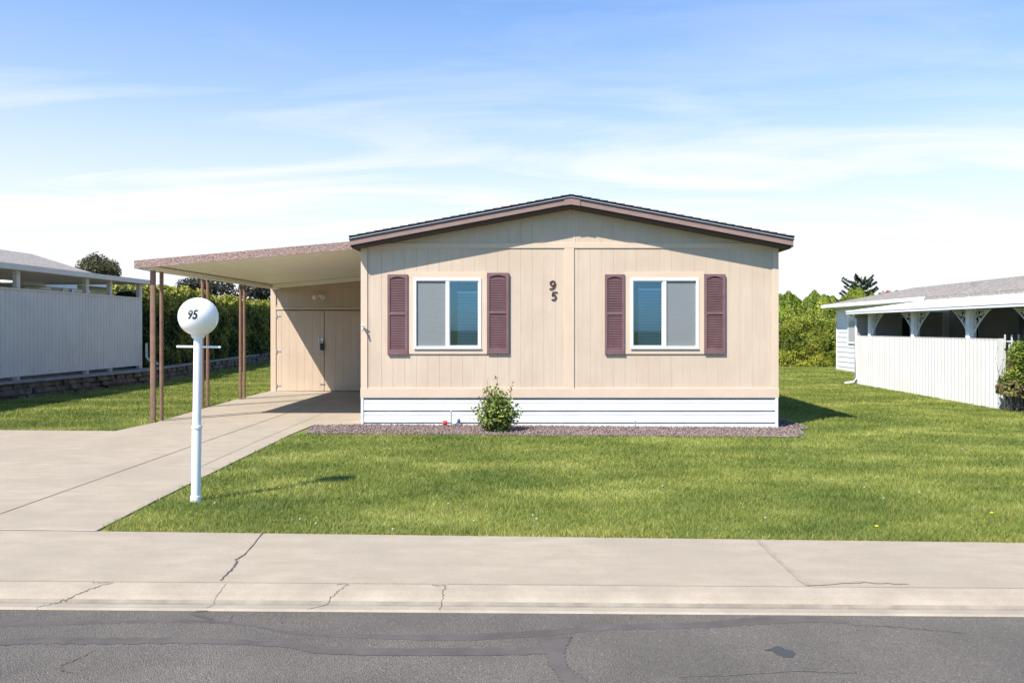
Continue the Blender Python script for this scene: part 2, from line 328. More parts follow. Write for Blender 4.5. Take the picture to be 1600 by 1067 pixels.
for pts in (((147, 1017), (125, 1029), (95, 1042), (98, 1051), (118, 1052), (150, 1068)), ((365, 958), (358, 972)), ((438, 965), (440, 978)), ((1330, 976), (1420, 981), (1510, 989)), ((1060, 1060), (1250, 1050), (1340, 1053))):
    ribbon([RP(*p) for p in pts], .006, 'crack', 'crack', road, .003, .008, RZ, 8)
oil = MB(); pts = [RP(*p) for p in ((1193, 1016), (1205, 1014), (1211, 1010), (1220, 1011), (1228, 1015), (1239, 1017), (1244, 1022), (1238, 1028), (1226, 1028), (1214, 1023), (1206, 1018))]
oil.poly([(x, y, RZ(x, y)+.002) for x, y in pts]); oil.build('oil_stain', 'oil', road)
# ---------------------------------------------------------------- siding
def siding(mb, x0, x1, zb, zt, y, pitch=.1965, holes=(), extra=(), gw=.007, gd=.0035, back=.05):
    xs = sorted(set([x0, x1] + [h[i] for h in holes for i in (0, 1)] + list(extra)))
    k = math.ceil(x0/pitch)
    segs = []
    cuts = []
    while k*pitch < x1:
        c = k*pitch
        if c-gw > x0 and c+gw < x1: cuts.append(c)
        k += 1
    bp = [(x0, 0)]
    ev = []
    for c in cuts: ev += [(c-gw/2, c-gw/2+.002, 0), (c+gw/2-.002, c+gw/2, 1)]
    lst = [x0]; off = {}
    prof = [(x0, 0.0)]
    for c in cuts: prof += [(c-gw/2, 0.0), (c-gw/2+.002, gd), (c+gw/2-.002, gd), (c+gw/2, 0.0)]
    prof.append((x1, 0.0))
    for e in xs:
        if x0 < e < x1 and all(abs(e-p[0]) > 1e-4 for p in prof):
            prof.append((e, float(np.interp(e, [p[0] for p in sorted(prof)], [p[1] for p in sorted(prof)]))))
            prof.sort()
    for (a, oa), (b, ob) in zip(prof[:-1], prof[1:]):
        mid = (a+b)/2; iv = [(zb, None)]
        hs = sorted([(h[2], h[3]) for h in holes if h[0]-1e-6 <= mid <= h[1]+1e-6])
        lo = zb; parts = []
        for h0, h1 in hs: parts.append((lo, h0, False)); lo = h1
        parts.append((lo, None, True))
        for q0, q1, top in parts:
            mb.poly([(a, y+oa, q0), (b, y+ob, q0), (b, y+ob, zt(b) if top else q1), (a, y+oa, zt(a) if top else q1)])
K = HY/F
def hx(px): return (px-VX)*K
def hz_(py): return H+(VY-py)*K
KR = (HY-.30)/F; PX = (892-VX)*KR
RX0, RX1 = (546-VX)*KR, (1240-VX)*KR
ZP = H+(VY-304.5)*KR; ZE = H+(VY-369.5)*KR
sl_ = (ZP-ZE)/(PX-RX0)
def rooft(x): return ZP-abs(x-PX)*sl_
house = thing('manufactured_home', ((HX0+HX1)/2, HY, 0), 'beige manufactured home with brown gable roof, four plum shutters and white skirting', 'house')
wins = [(hx(638), hx(761), hz_(553), hz_(426)), (hx(976), hx(1100), hz_(553), hz_(426))]
holes = [(w[0]+.06, w[1]-.06, w[2]+.06, w[3]-.06) for w in wins]
mb = MB(); wt = lambda x: rooft(x)-.19
siding(mb, HX0+.02, HX1-.02, hz_(607), wt, HY, holes=holes, extra=[PX])
# inner skin and other walls
BY = 32.0
mb.box(HX0, HX0+.1, HY+.03, BY, .45, wt(HX0)); mb.box(HX1-.1, HX1, HY+.03, BY, .45, wt(HX1))
mb.prism([(HX0+.1, .45), (HX1-.1, .45), (HX1-.1, wt(HX1-.1)), (PX, wt(PX)), (HX0+.1, wt(HX0+.1))], 'y', BY-.1, BY-.003)
mb.build('wall', 'siding', house, fix=False)
MB().box(HX0+.1, HX1-.1, HY+2.6, HY+2.7, .45, 3.2).box(HX0+.1, HX1-.1, HY+.04, BY-.1, .40, .45).build('partition', 'room', house)
tb = MB(); Y0 = HY-.018
zt1, zt0 = hz_(380), hz_(388)
tb.box(HX0-.012, HX0+.10, Y0, HY+.05, hz_(607)+.002, wt(HX0)-.0); tb.box(HX1-.09, HX1+.012, Y0, HY+.05, hz_(607)+.002, wt(HX1))
xa = PX-(wt(PX)-zt1)/sl_; xb = PX+(wt(PX)-zt1)/sl_
tb.box(HX0+.102, HX1-.092, Y0+.001, HY+.005, zt0, zt1)
tb.box(hx(882), hx(897), Y0, HY+.005, hz_(607)+.002, zt0-.002)
tb.box(hx(896), hx(899), HY-.006, HY+.005, zt1+.002, wt(hx(897)))
tb.box(HX0-.016, HX1+.016, HY-.03, HY+.03, hz_(621), hz_(606.5))
tb.build('trim_board', 'trim', house, bevel=.003)
# skirting
sk = MB(); z0 = -.02; zT = hz_(621)
prof = [(HY-.018, zT-.002), (HY-.018, zT-.0135)]; lap = .2018
zc = zT-.014
for i in range(3):
    zl = zc-lap
    for j, (dz, off) in enumerate(((0, .080), (.025, .080), (.026, .002), (.08, .002), (.084, .008), (.092, .008), (.096, .003), (lap-.001, .0))): prof.append((HY-.02+off, zc-dz))
    zc = zl
    if zc < -.1: break
n = len(sk.v)
for y, z in prof:
    sk.v += [(HX0+.02, y, z), (HX1-.02, y, z)]
for i in range(len(prof)-1): sk.f.append((2*i, 2*i+1, 2*i+3, 2*i+2))
sk.box(HX0-.008, HX0+.035, HY-.03, HY+.04, -.05, zT-.002); sk.box(HX1-.045, HX1+.0, HY-.03, HY+.04, -.1, zT-.002)
sk.box(HX0+.0, HX0+.03, HY+.04, BY, -.1, .45); sk.box(HX1-.03, HX1-.0, HY+.04, BY, -.1, .45)
sk.build('skirting', 'white_skirt', house)
# roof
YF = HY-.30
def slab(mb, x0, x1, f0, f1, y0, y1):
    mb.prism([(x0, f0(x0)), (x1, f0(x1)), (x1, f1(x1)), (x0, f1(x0))], 'y', y0, y1)
rf = MB()
for s in (-1, 1):
    xe = RX0 if s < 0 else RX1; a, b = (xe, PX) if s < 0 else (PX, xe)
    slab(rf, a, b, lambda x: rooft(x)-.065, lambda x: rooft(x)-.012, YF-.035, BY+.3)
    L_ = abs(PX-xe); k = 0; xx = 0
    while xx < L_-.01:
        x1 = xe-s*xx*1.0; x2 = xe-s*min(xx+.14, L_); lo, hi = sorted((x1, x2))
        jit = random.uniform(0, .012); h0 = rooft(x1)+.006; 
        rf.prism(sorted([(x1, rooft(x1)-.011), (x2, rooft(x2)-.011)]) + ([(x2, rooft(x2)+.001), (x1, rooft(x1)+.012)] if x2 > x1 else [(x1, rooft(x1)+.012), (x2, rooft(x2)+.001)]), 'y', YF-.045-jit, BY+.3)
        xx += .14
roof = rf.build('roof', 'shingle_dark', house)
dp = MB()
for a, b in ((RX0-.004, PX), (PX, RX1+.004)): slab(dp, a, b, lambda x: rooft(x)-.045, lambda x: rooft(x)-.034, YF-.043, YF-.0365)
dp.build('drip_edge', 'drip', roof)
fa = MB()
slab(fa, RX0+.01, PX-.11, lambda x: rooft(x)-.152, lambda x: rooft(x)-.067, YF-.02, YF+.01); slab(fa, PX+.15, RX1-.01, lambda x: rooft(x)-.152, lambda x: rooft(x)-.067, YF-.02, YF+.01)
fa.prism([(PX-.112, rooft(PX-.11)-.158), (PX-.0, rooft(PX)-.163), (PX+.152, rooft(PX+.152)-.158), (PX+.152, rooft(PX+.152)-.067), (PX, rooft(PX)-.067), (PX-.112, rooft(PX-.112)-.067)], 'y', YF-.033, YF+.01)
for xe, s in ((RX0, 1), (RX1, -1)): fa.box(min(xe, xe+.03*s), max(xe, xe+.03*s), YF+.011, BY+.3, rooft(xe)-.17, rooft(xe)-.068)
fa.build('fascia', 'fascia', roof)
sf = MB()
slab(sf, RX0+.031, PX, lambda x: rooft(x)-.200, lambda x: rooft(x)-.150, YF+.045, BY+.29); slab(sf, PX, RX1-.031, lambda x: rooft(x)-.200, lambda x: rooft(x)-.150, YF+.045, BY+.29)
sf.build('soffit', 'soffit_brown', roof)
# windows and shutters
def window(w, blue_left):
    x0, x1, z0, z1 = w
    fr_ = MB(); ox0, ox1, oz0, oz1 = x0+.10, x1-.10, z0+.09, z1-.10
    root = MB()
    def ring(mb, a0, a1, b0, b1, t, ya, yb):
        mb.box(a0, a1, ya, yb, b0, b0+t); mb.box(a0, a1, ya, yb, b1-t, b1); mb.box(a0, a0+t, ya, yb, b0+t, b1-t); mb.box(a1-t, a1, ya, yb, b0+t, b1-t)
    ring(root, x0, x1, z0, z1, .10, HY-.022, HY+.05)
    wnd = root.build('window', 'trim', house, bevel=.002)
    ring(fr_, ox0-.003, ox1+.003, oz0-.003, oz1+.003, .042, HY-.036, HY+.045)
    xm = (ox0+ox1)/2; s = .02
    fr_.box(xm-.03, xm+.03, HY-.028, HY+.04, oz0+.04, oz1-.04)
    # sash of the sliding side
    sx0, sx1 = (xm+.031, ox1-.041) if not blue_left else (ox0+.041, xm-.031)
    ring(fr_, sx0, sx1, oz0+.041, oz1-.041, .012, HY-.012, HY+.03)
    fr_.box(ox0-.006, ox1+.006, HY-.052, HY-.0365, oz0-.004, oz0+.016)
    fr_.build('frame', 'vinyl', wnd, bevel=.003)
    for k, (a, b) in enumerate(((ox0+.04, xm-.029), (xm+.029, ox1-.04))):
        blue = (k == 0) == blue_left
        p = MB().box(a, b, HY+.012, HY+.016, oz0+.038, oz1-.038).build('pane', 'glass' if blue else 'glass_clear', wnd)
        if not blue: MB().box(a, b, HY-.004, HY-.003, oz0+.038, oz1-.038).build('insect_screen', 'screen', wnd)
        bl = MB(); z = oz0+.05
        aa, bb = (a-.03, b+.03)
        if blue: aa = a+.13 if not blue_left else a+.10
        top = oz1-.03 if not blue else oz1-.26 if not blue_left else oz1-.20
        while z < (oz1-.03):
            if z > top and blue: break
            bl.hexa([(aa, HY+.075, z), (bb, HY+.075, z), (bb, HY+.096, z+.013), (aa, HY+.096, z+.013), (aa, HY+.075, z+.0015), (bb, HY+.075, z+.0015), (bb, HY+.096, z+.0145), (aa, HY+.096, z+.0145)]); z += .0255
        bl.box(aa, bb, HY+.07, HY+.10, z, z+.03)
        bl.build('blinds', 'blind', wnd)
window(wins[0], False); window(wins[1], True)
def shutter(px0, px1, py0, py1):
    x0, x1, z0, z1 = hx(px0), hx(px1), hz_(py1), hz_(py0); ya, yb = HY-.045, HY+.003; mb = MB(); t = .042
    mb.box(x0, x0+t, ya, yb, z0, z1); mb.box(x1-t, x1, ya, yb, z0, z1)
    zm = z0+(z1-z0)*.51
    mb.box(x0+t, x1-t, ya+.001, yb, z0, z0+.09); mb.box(x0+t, x1-t, ya+.001, yb, zm-.02, zm+.02)
    n = 10; arch = [(x0+t+(x1-x0-2*t)*i/n, z1-.075+.035*math.sin(math.pi*i/n)) for i in range(n+1)]
    mb.prism(arch+[(x1-t, z1), (x0+t, z1)], 'y', ya+.001, yb)
    mb.box(x0+t, x1-t, yb-.008, yb-.002, z0+.09, z1-.03)
    sh = mb.build('shutter', 'shutter', house, bevel=.002)
    lv = MB()
    for lo, hi in ((z0+.095, zm-.022), (zm+.024, z1-.06)):
        z = lo
        while z < hi-.018:
            lv.hexa([(x0+t, ya+.010, z), (x1-t, ya+.010, z), (x1-t, ya+.034, z+.016), (x0+t, ya+.034, z+.016), (x0+t, ya+.010, z+.009), (x1-t, ya+.010, z+.009), (x1-t, ya+.034, z+.025), (x0+t, ya+.034, z+.025)]); z += .0285
    lv.build('louvres', 'shutter', sh, fix=False)
for a in ((606, 637.7, 429, 554), (761.3, 795, 426.5, 552.5), (945, 975.7, 429, 553.5), (1100.3, 1132.5, 428.5, 553)): shutter(*a)
def numeral(ch, cx, cz):
    def arc(x, z, rx, rz, a0, a1, n=22): return [(x+rx*math.cos(math.radians(a0+(a1-a0)*i/n)), z+rz*math.sin(math.radians(a0+(a1-a0)*i/n))) for i in range(n+1)]
    strokes = {'9': [(arc(-.004, .028, .034, .034, 0, 360), .026), ([(.033, .03), (.033, .005), (.026, -.025), (.008, -.050), (-.018, -.060), (-.042, -.058)], .027)],
               '5': [([(-.022, .058), (.046, .058)], .026), ([(-.020, .066), (-.028, .002)], .020), (arc(-.006, -.020, .036, .038, 118, -128, 20), .026)]}[ch]
    for k, (pts, w) in enumerate(strokes):
        mb = MB(); n = len(pts); pts = [(1.12*(x+.12*z), 1.1*z) for x, z in pts]; L_ = []
        for i in range(n):
            a, b = pts[max(i-1, 0)], pts[min(i+1, n-1)]; d = Vector((b[0]-a[0], b[1]-a[1])).normalized(); w2 = w*(.62+.38*abs(d.y))/2
            L_.append(((cx+pts[i][0]-d.y*w2, cz+pts[i][1]+d.x*w2), (cx+pts[i][0]+d.y*w2, cz+pts[i][1]-d.x*w2)))
        yf = HY-.017-k*.0006
        for (a, b), (c, d) in zip(L_[:-1], L_[1:]): mb.hexa([(a[0], yf, a[1]), (b[0], yf, b[1]), (d[0], yf, d[1]), (c[0], yf, c[1]), (a[0], HY-.002, a[1]), (b[0], HY-.002, b[1]), (d[0], HY-.002, d[1]), (c[0], HY-.002, c[1])])
        yield mb
for ch, px, py in (('9', 863.5, 445.5), ('5', 865.5, 462.5)):
    allm = MB()
    for m_ in numeral(ch, hx(px), hz_(py)):
        n = len(allm.v); allm.v += m_.v; allm.f += [tuple(i+n for i in f) for f in m_.f]
    allm.build('house_number', 'numeral_brown', house)
hb = MB(); bx, bz = hx(569), hz_(512)
hb.tube([(bx, HY-.02, bz), (bx, HY-.09, bz-.005), (bx+.0, HY-.12, bz-.05)], [.016, .018, .014]); hb.tube([(bx-.0, HY-.075, bz+.0), (bx, HY-.075, bz+.045)], .008); hb.tube([(bx-.03, HY-.075, bz+.045), (bx+.03, HY-.075, bz+.045)], .01)
hb.build('hose_tap', 'metal', house)
# ---------------------------------------------------------------- carport
cs = .0887; CX0 = -6.94
def cu_(x): return 2.66+(x-CX0)*cs
car = thing('carport', (-5, 14.2, 0), 'open brown trimmed carport with cream ribbed ceiling joined to the left of the beige home', 'carport')
cr = MB(); y = 14.13; pr = []
while y < 25.4:                                   # ribbed roof pans, ribs run across
    pr += [(y, 0), (y+.008, .035), (y+.045, .035), (y+.053, 0)]; y += .30
n = len(pr)
for x in (CX0+.03, HX0-.005):
    cr.v += [(x, yy, cu_(x)+.045+o) for yy, o in pr]
for i in range(n-1): cr.f.append((i, i+1, n+i+1, n+i))
slab(cr, CX0+.02, HX0-.005, lambda x: cu_(x)+.085, lambda x: cu_(x)+.10, 14.12, 25.5)
crf = cr.build('roof', 'soffit_cream', car)
f2 = MB(); slab(f2, CX0, HX0-.13, lambda x: cu_(x), lambda x: cu_(x)+.135, 14.085, 14.115); f2.build('front_fascia', 'rust_fascia', crf)
f3 = MB().box(CX0, CX0+.018, 14.116, 25.5, cu_(CX0)+.01, cu_(CX0)+.13).box(CX0+.02, CX0+.06, 14.116, 25.5, cu_(CX0)-.0, cu_(CX0)+.018); f3.build('side_fascia', 'rust_fascia', crf)
MB().box(CX0+.08, CX0+.26, 14.2, 25.3, cu_(CX0)-.02, cu_(CX0)+.05).build('beam', 'soffit_cream', car)
bmz = MB(); slab(bmz, CX0+.3, HX0-.01, lambda x: cu_(x)-.06, lambda x: cu_(x)+.04, 20.35, 20.45); bmz.build('cross_beam', 'soffit_cream', car)
for (x, ya, yb) in ((-6.72, 14.30, 14.62), (-6.91, 16.84, 17.10), (-6.85, 18.78, 19.02)):
    m_ = MB(); zt_ = cu_(x)-.02 if x > -6.86 or True else 0
    zg = g(x)
    for yy, w in ((ya, .037 if ya < 15 else .024), (yb, .023)):
        m_.box(x-w, x+w, yy-.03, yy+.03, zg-.03, zt_); m_.box(x-w*.4, x+w*.4, yy-.036, yy-.0302, zg+.0, zt_-.01)
    m_.box(x-.06, x+.06, ya-.05, ya+.05, zg, zg+.012)
    m_.build('post', 'post_brown', car)
# ---------------------------------------------------------------- storage shed under the carport
shed = thing('storage_shed', (-5, SY, 0), 'beige storage shed with double plank doors at the back of the carport', 'shed')
KS = SY/F
def sx(px): return (px-VX)*KS
def sz(py): return H+(VY-py)*KS
mb = MB(); gz = g(-5)
siding(mb, sx(424), HX0-.01, sz(484), lambda x: cu_(x)+.045, SY, .1965)
siding(mb, sx(424), sx(432), gz-.02, lambda x: sz(484), SY)
siding(mb, sx(584), HX0-.01, gz-.02, lambda x: sz(484), SY)
mb.box(sx(424), sx(424)+.05, SY+.02, 25.3, gz-.05, cu_(sx(424))+.04); mb.box(sx(424)+.05, HX0-.01, 25.2, 25.3, gz-.05, 2.7)
mb.build('wall', 'siding', shed, fix=False)
MB().box(sx(424)-.01, sx(431.5), SY-.03, SY+.03, gz-.02, cu_(sx(424))-.0).box(sx(431.5)+.002, HX0-.02, SY-.028, SY+.0, sz(484), sz(480)).box(sx(431.5)+.002, HX0-.02, SY-.035, SY-.0285, sz(478.7), sz(477.5)).build('trim_board', 'trim', shed)
for i, (a, b) in enumerate(((432, 506.3), (507.3, 583.5))):
    mb = MB(); siding(mb, sx(a), sx(b), gz+.02, lambda x: sz(485.5), SY-.012, .1965)
    mb.box(sx(a), sx(b), SY-.001, SY+.02, gz+.02, sz(485.5)); d = mb.build('door', 'siding', shed, fix=False)
    if i == 0:
        for py in (494, 549, 602.5): MB().box(sx(432), sx(439), SY-.022, SY-.0125, sz(py)-.012, sz(py)+.012).box(sx(431.6), sx(433.3), SY-.028, SY-.0125, sz(py)-.05, sz(py)+.05).build('hinge', 'metal', d)
        MB().box(sx(498), sx(499.5), SY-.04, SY-.0125, sz(536), sz(528)).box(sx(499.5), sx(506), SY-.025, SY-.0125, sz(531.5), sz(530)).build('handle', 'metal', d)
    else:
        MB().box(sx(503), sx(505.5), SY-.04, SY-.0125, sz(536), sz(527.5)).build('handle', 'metal', d)
        MB().box(sx(501.5), sx(507), SY-.09, SY-.045, sz(547), sz(536.5)).tube([(sx(502.5), SY-.065, sz(537)), (sx(503), SY-.065, sz(533)), (sx(505.5), SY-.065, sz(533)), (sx(506), SY-.065, sz(537))], .008).build('lock_box', 'black', d)
        MB().box(sx(500), sx(508), SY-.03, SY-.0125, sz(599.5)-.012, sz(599.5)+.012).build('hinge', 'metal', d)
fl = MB(); cx, cz = sx(500.5), sz(462.5)
fl.lathe(cx, SY-.02, [(.055, cz-.02), (.06, cz), (.055, cz+.04)], 14)
for s in (-1, 1):
    p0 = Vector((cx+.02*s, SY-.05, cz)); d = Vector((.55*s, -.75, -.25)).normalized()
    fl.tube([p0, p0+d*.05, p0+d*.07, p0+d*.15, p0+d*.17], [.02, .025, .05, .062, .058], 14)
fl.build('floodlight', 'iron_white', shed)
# ---------------------------------------------------------------- globe lamp post
lx, ly = P(306, 781); lg = g(lx)
lamp = thing('lamp_post', (lx, ly, lg), 'white lamp post with round globe numbered 95 and short crossbar, on the lawn corner', 'lamp post')
KL = ly/F; tilt = 4.0*KL/1.75
def lp(z): return lx+tilt*(z-lg)
zc = H+(VY-667)*KL
MB().tube([(lp(lg-.05), ly, lg-.05), (lp(zc), ly, zc)], .043, 24).tube([(lp(lg-.02), ly, lg-.02), (lp(lg+.04), ly, lg+.04)], .05, 24).tube([(lp(zc-.012), ly, zc-.012), (lp(zc+.012), ly, zc+.012)], .05, 24).build('lower_pole', 'white_paint', lamp, bevel=.002)
gz_ = H+(VY-495)*KL; R_ = .181
MB().tube([(lp(zc+.01), ly, zc+.01), (lp(gz_-R_+.0), ly, gz_-R_+.0)], .0385, 24).build('upper_pole', 'white_paint', lamp)
MB().lathe(lp(gz_-R_), ly, [(.044, gz_-R_-.025), (.052, gz_-R_-.02), (.064, gz_-R_+.0), (.064, gz_-R_+.012)]).build('fitter', 'white_paint', lamp)
zb = H+(VY-542)*KL; MB().tube([(lp(zb)-.20, ly-.0, zb+.003), (lp(zb)+.215, ly-.0, zb-.002)], .0105, 12).build('crossbar', 'white_paint', lamp)
bm = bmesh.new(); bmesh.ops.create_uvsphere(bm, u_segments=64, v_segments=40, radius=R_); me = bpy.data.meshes.new('globe'); bm.to_mesh(me); bm.free()
gc = Vector((lp(gz_), ly, gz_)); me.transform(Matrix.Translation(gc)); me.materials.append(M['globe']); me.polygons.foreach_set('use_smooth', [True]*len(me.polygons))
globe = bpy.data.objects.new('globe', me); C.objects.link(globe); place(globe, lamp)
me = textmesh('95', .112, 0, .18, .0042); bm = bmesh.new(); bm.from_mesh(me); bmesh.ops.triangulate(bm, faces=bm.faces)
for _ in range(2): bmesh.ops.subdivide_edges(bm, edges=[e for e in bm.edges if e.calc_length() > .01], cuts=2); bmesh.ops.triangulate(bm, faces=bm.faces)
to = Vector((-gc.x, -gc.y, 0)).normalized(); a0 = math.atan2(to.y, to.x)-math.asin(9/30.)
for v in bm.verts:
    th = a0+v.co.x*.82/R_; ph = v.co.y*1.05/R_+math.asin(2.5/30); v.co = gc+Vector((math.cos(th)*math.cos(ph), math.sin(th)*math.cos(ph), math.sin(ph)))*(R_+.0012)
bm.to_mesh(me); bm.free(); me.materials.append(M['black']); o = bpy.data.objects.new('numeral', me); C.objects.link(o); place(o, globe)
# ---------------------------------------------------------------- gravel bed
bed = [P(476, 677), P(489, 664.5), (HX0-.02, HY+.02), (HX1+.02, HY+.04), (HX1+.02, HY+1.9), (HX1+.30, HY+1.75), (HX1+.40, HY+.9), (HX1+.45, HY-.1), P(1246, 672), P(1253, 679), P(1240, 682.5), P(1000, 681), P(700, 679)]
edge_bed = ground_poly(bed, 'gravel', 'gravel_bed', -.005, .0); tag(edge_bed, kind='structure')
me = edge_bed.data; a = me.attributes.new('tint', 'FLOAT_COLOR', 'POINT'); a.data.foreach_set('color', [.7, .7, .7, 1]*len(me.vertices))
def inpoly(x, y, poly):
    ins = np.zeros(len(x), bool); n = len(poly)
    for i in range(n):
        (x1, y1), (x2, y2) = poly[i], poly[(i+1) % n]
        c = ((y1 > y) != (y2 > y)) & (x < (x2-x1)*(y-y1)/((y2-y1) or 1e-9)+x1); ins ^= c
    return ins
bn_ = 60000; bx_ = rng.uniform(-4.3, 4.9, bn_); by_ = rng.uniform(12.6, 16.1, bn_); k = inpoly(bx_, by_, bed); bx_, by_ = bx_[k], by_[k]
octv = np.array([(1, 0, 0), (-1, 0, 0), (0, 1, 0), (0, -1, 0), (0, 0, 1), (0, 0, -1)], float); octf = np.array([(0, 2, 4), (2, 1, 4), (1, 3, 4), (3, 0, 4), (2, 0, 5), (1, 2, 5), (3, 1, 5), (0, 3, 5)])
n = len(bx_); s = rng.uniform(.009, .021, (n, 1, 1)); an = rng.uniform(0, 6.28, n)
v = octv[None]*s*rng.uniform(.6, 1.2, (n, 6, 1)); c_, s_ = np.cos(an)[:, None], np.sin(an)[:, None]
v = np.stack([v[..., 0]*c_-v[..., 1]*s_, v[..., 0]*s_+v[..., 1]*c_, v[..., 2]*.8], -1)
v += np.stack([bx_, by_, -.0075*bx_+rng.uniform(-.012, .012, n)], -1)[:, None]
tint = rng.uniform(.55, 1.6, (n, 1))*np.array([1, .97, .98])+rng.normal(0, .05, (n, 3)); tint = np.repeat(np.clip(tint, .3, 2.2), 6, 0)
tag(fast('gravel', v.reshape(-1, 3), (octf[None]+(np.arange(n)*6)[:, None, None]).reshape(-1, 3), 'gravel', None, tint, 'tint'), 'purplish brown crushed gravel along the front of the beige home', 'gravel', kind='stuff')
er = thing('garden_edging', (4.6, 13.6, 0), 'thin dark edging curving round the right end of the gravel bed', 'edging')
pts = [(x, y, g(x)+.012) for x, y in smooth([P(1190, 682), P(1240, 683), P(1255, 679.5), P(1249, 672), (HX1+.48, HY-.08), (HX1+.43, HY+.8), (HX1+.34, HY+1.5), (HX1+.2, HY+1.9), (HX1+.02, HY+2.0)])]
MB().tube(pts, .018, 6).build('strip', 'edging', er)
# ---------------------------------------------------------------- grass
lawn_left = [(-13, P(180, 673.2)[1]+.03), (P(180, 673.2)[0], P(180, 673.2)[1]+.03), (P(240, 660)[0]-.03, P(240, 660)[1]+.02), (P(320, 637.5)[0]-.03, P(320, 637.5)[1]), (-7.02, 19.2), (-7.03, 25.4), (-3.2, 25.5), (-3.2, 44), (-13.2, 44), (-13.0, 40), (-11.95, 30), (-11.2, 23.6), (-11.6, 18), (-12.2, 13)]
e0 = P(150, 829)[0]
lawn_front = [(e0+.03, sw_back(e0)+.03), (9, sw_back(9)+.03), (13, 10), (13, 17.8), (9.72, 17.9), (9.72, 26), (12.4, 26.1), (12.4, 37.6), (3.97, 37.6), (3.97, HY+2.0), (HX1+.34, HY+1.7), (HX1+.45, HY+.9), (HX1+.50, HY-.1), P(1250, 672), P(1257, 679), P(1240, 683), P(1000, 681.5), P(700, 679.5), P(478, 678), P(457, 679), P(352, 730), P(252, 779)]
def grass(poly, name, label, seed):
    r = np.random.default_rng(seed); pa = np.array(poly); V = []; T = []
    ymin, ymax = pa[:, 1].min(), pa[:, 1].max(); bands = [6.0, 8, 10, 12, 14.5, 18, 23, 30, 45]
    for a, b in zip(bands[:-1], bands[1:]):
        lo, hi = max(a, ymin), min(b, ymax)
        if hi <= lo: continue
        d = (a+b)/2; xl, xr = max(pa[:, 0].min(), -.68*b-1), min(pa[:, 0].max(), .60*b+1.2)
        dens = 6600*(7/d)**1.35; n = int((xr-xl)*(hi-lo)*dens)
        x = r.uniform(xl, xr, n); y = r.uniform(lo, hi, n); k = inpoly(x+.05*np.sin(y*19)*np.sin(y*7+x*3)+r.normal(0, .015, n), y+.03*np.sin(x*23)*np.sin(x*9.1)+.02+r.normal(0, .015, n), poly)
        # ragged edges
        x, y = x[k], y[k]; n = len(x); z = -.0075*x-.013
        cl = np.sin(x*3.1+np.sin(y*2.3)*2)*np.sin(y*3.7+np.sin(x*1.7)*2)
        h = r.uniform(.026, .046, n)*(1+.35*(r.random(n) < .05))*(1+.18*cl); w = .0052*(d/7)**.9*r.uniform(.7, 1.3, n); an = r.uniform(0, math.pi, n)
        lean = r.normal(0, .022, (n, 2)); wx, wy = np.cos(an)*w/2, np.sin(an)*w/2
        p = np.stack([np.stack([x-wx, y-wy, z], -1), np.stack([x+wx, y+wy, z], -1), np.stack([x+lean[:, 0]+wx*.2, y+lean[:, 1], z+h], -1)], 1)
        V.append(p.reshape(-1, 3))
        tt = r.uniform(.8, 1.2, (n, 1))*np.array([1, 1, 1]); dry = r.random(n) < .08+.6*np.exp(-np.maximum(y-sw_back(0)-(sw_back(1)-sw_back(0))*x, 0)/.13)*(.6+.4*np.sin(x*2.7)*np.sin(x*.9+1)); tt[dry] *= np.array([1.9, 1.35, 1.7])
        T.append(np.repeat(tt, 3, 0))
    V = np.concatenate(V); T = np.concatenate(T)
    return tag(fast(name, V, np.arange(len(V)).reshape(-1, 3), 'grass', None, T, 'tint'), label, 'grass', kind='stuff')
grass(lawn_front, 'lawn_grass', 'mown green lawn in front and to the right of the beige home', 1)
grass(lawn_left, 'lawn_grass', 'mown green lawn left of the carport below the stone wall', 2)
# ---------------------------------------------------------------- foliage tools
def leaves(pts, nrm, size, cols, asp=1.6, spread=.8, seed=1, up=0):
    r = np.random.default_rng(seed); n = len(pts)
    nn = nrm+r.normal(0, spread, (n, 3)); nn /= np.linalg.norm(nn, axis=1, keepdims=True)+1e-9
    t = r.normal(0, 1, (n, 3)); t[:, 2] += up; t -= (t*nn).sum(1, keepdims=True)*nn; t /= np.linalg.norm(t, axis=1, keepdims=True)+1e-9
    b = np.cross(nn, t); s = (size*r.uniform(.6, 1.3, n))[:, None]
    p = np.stack([pts-t*s*asp*.5, pts+b*s*.42+t*s*.05, pts+t*s*asp*.5, pts-b*s*.42+t*s*.05], 1)
    return p.reshape(-1, 3), np.arange(4*n).reshape(-1, 4), np.repeat(cols, 4, 0)
def foliage_cols(p, pal, s1, seed=0, jit=.25):
    r = np.random.default_rng(seed); k = nzv(p, s1, seed*7.1)*.9+.5+r.normal(0, .16, len(p)); k = np.clip(k, 0, 1)*(len(pal)-1)
    pal = np.array(pal); i = np.clip(k.astype(int), 0, len(pal)-2); f = (k-i)[:, None]
    c = pal[i]*(1-f)+pal[i+1]*f; return np.clip(c*r.uniform(1-jit, 1+jit, (len(p), 1)), 0, 1)
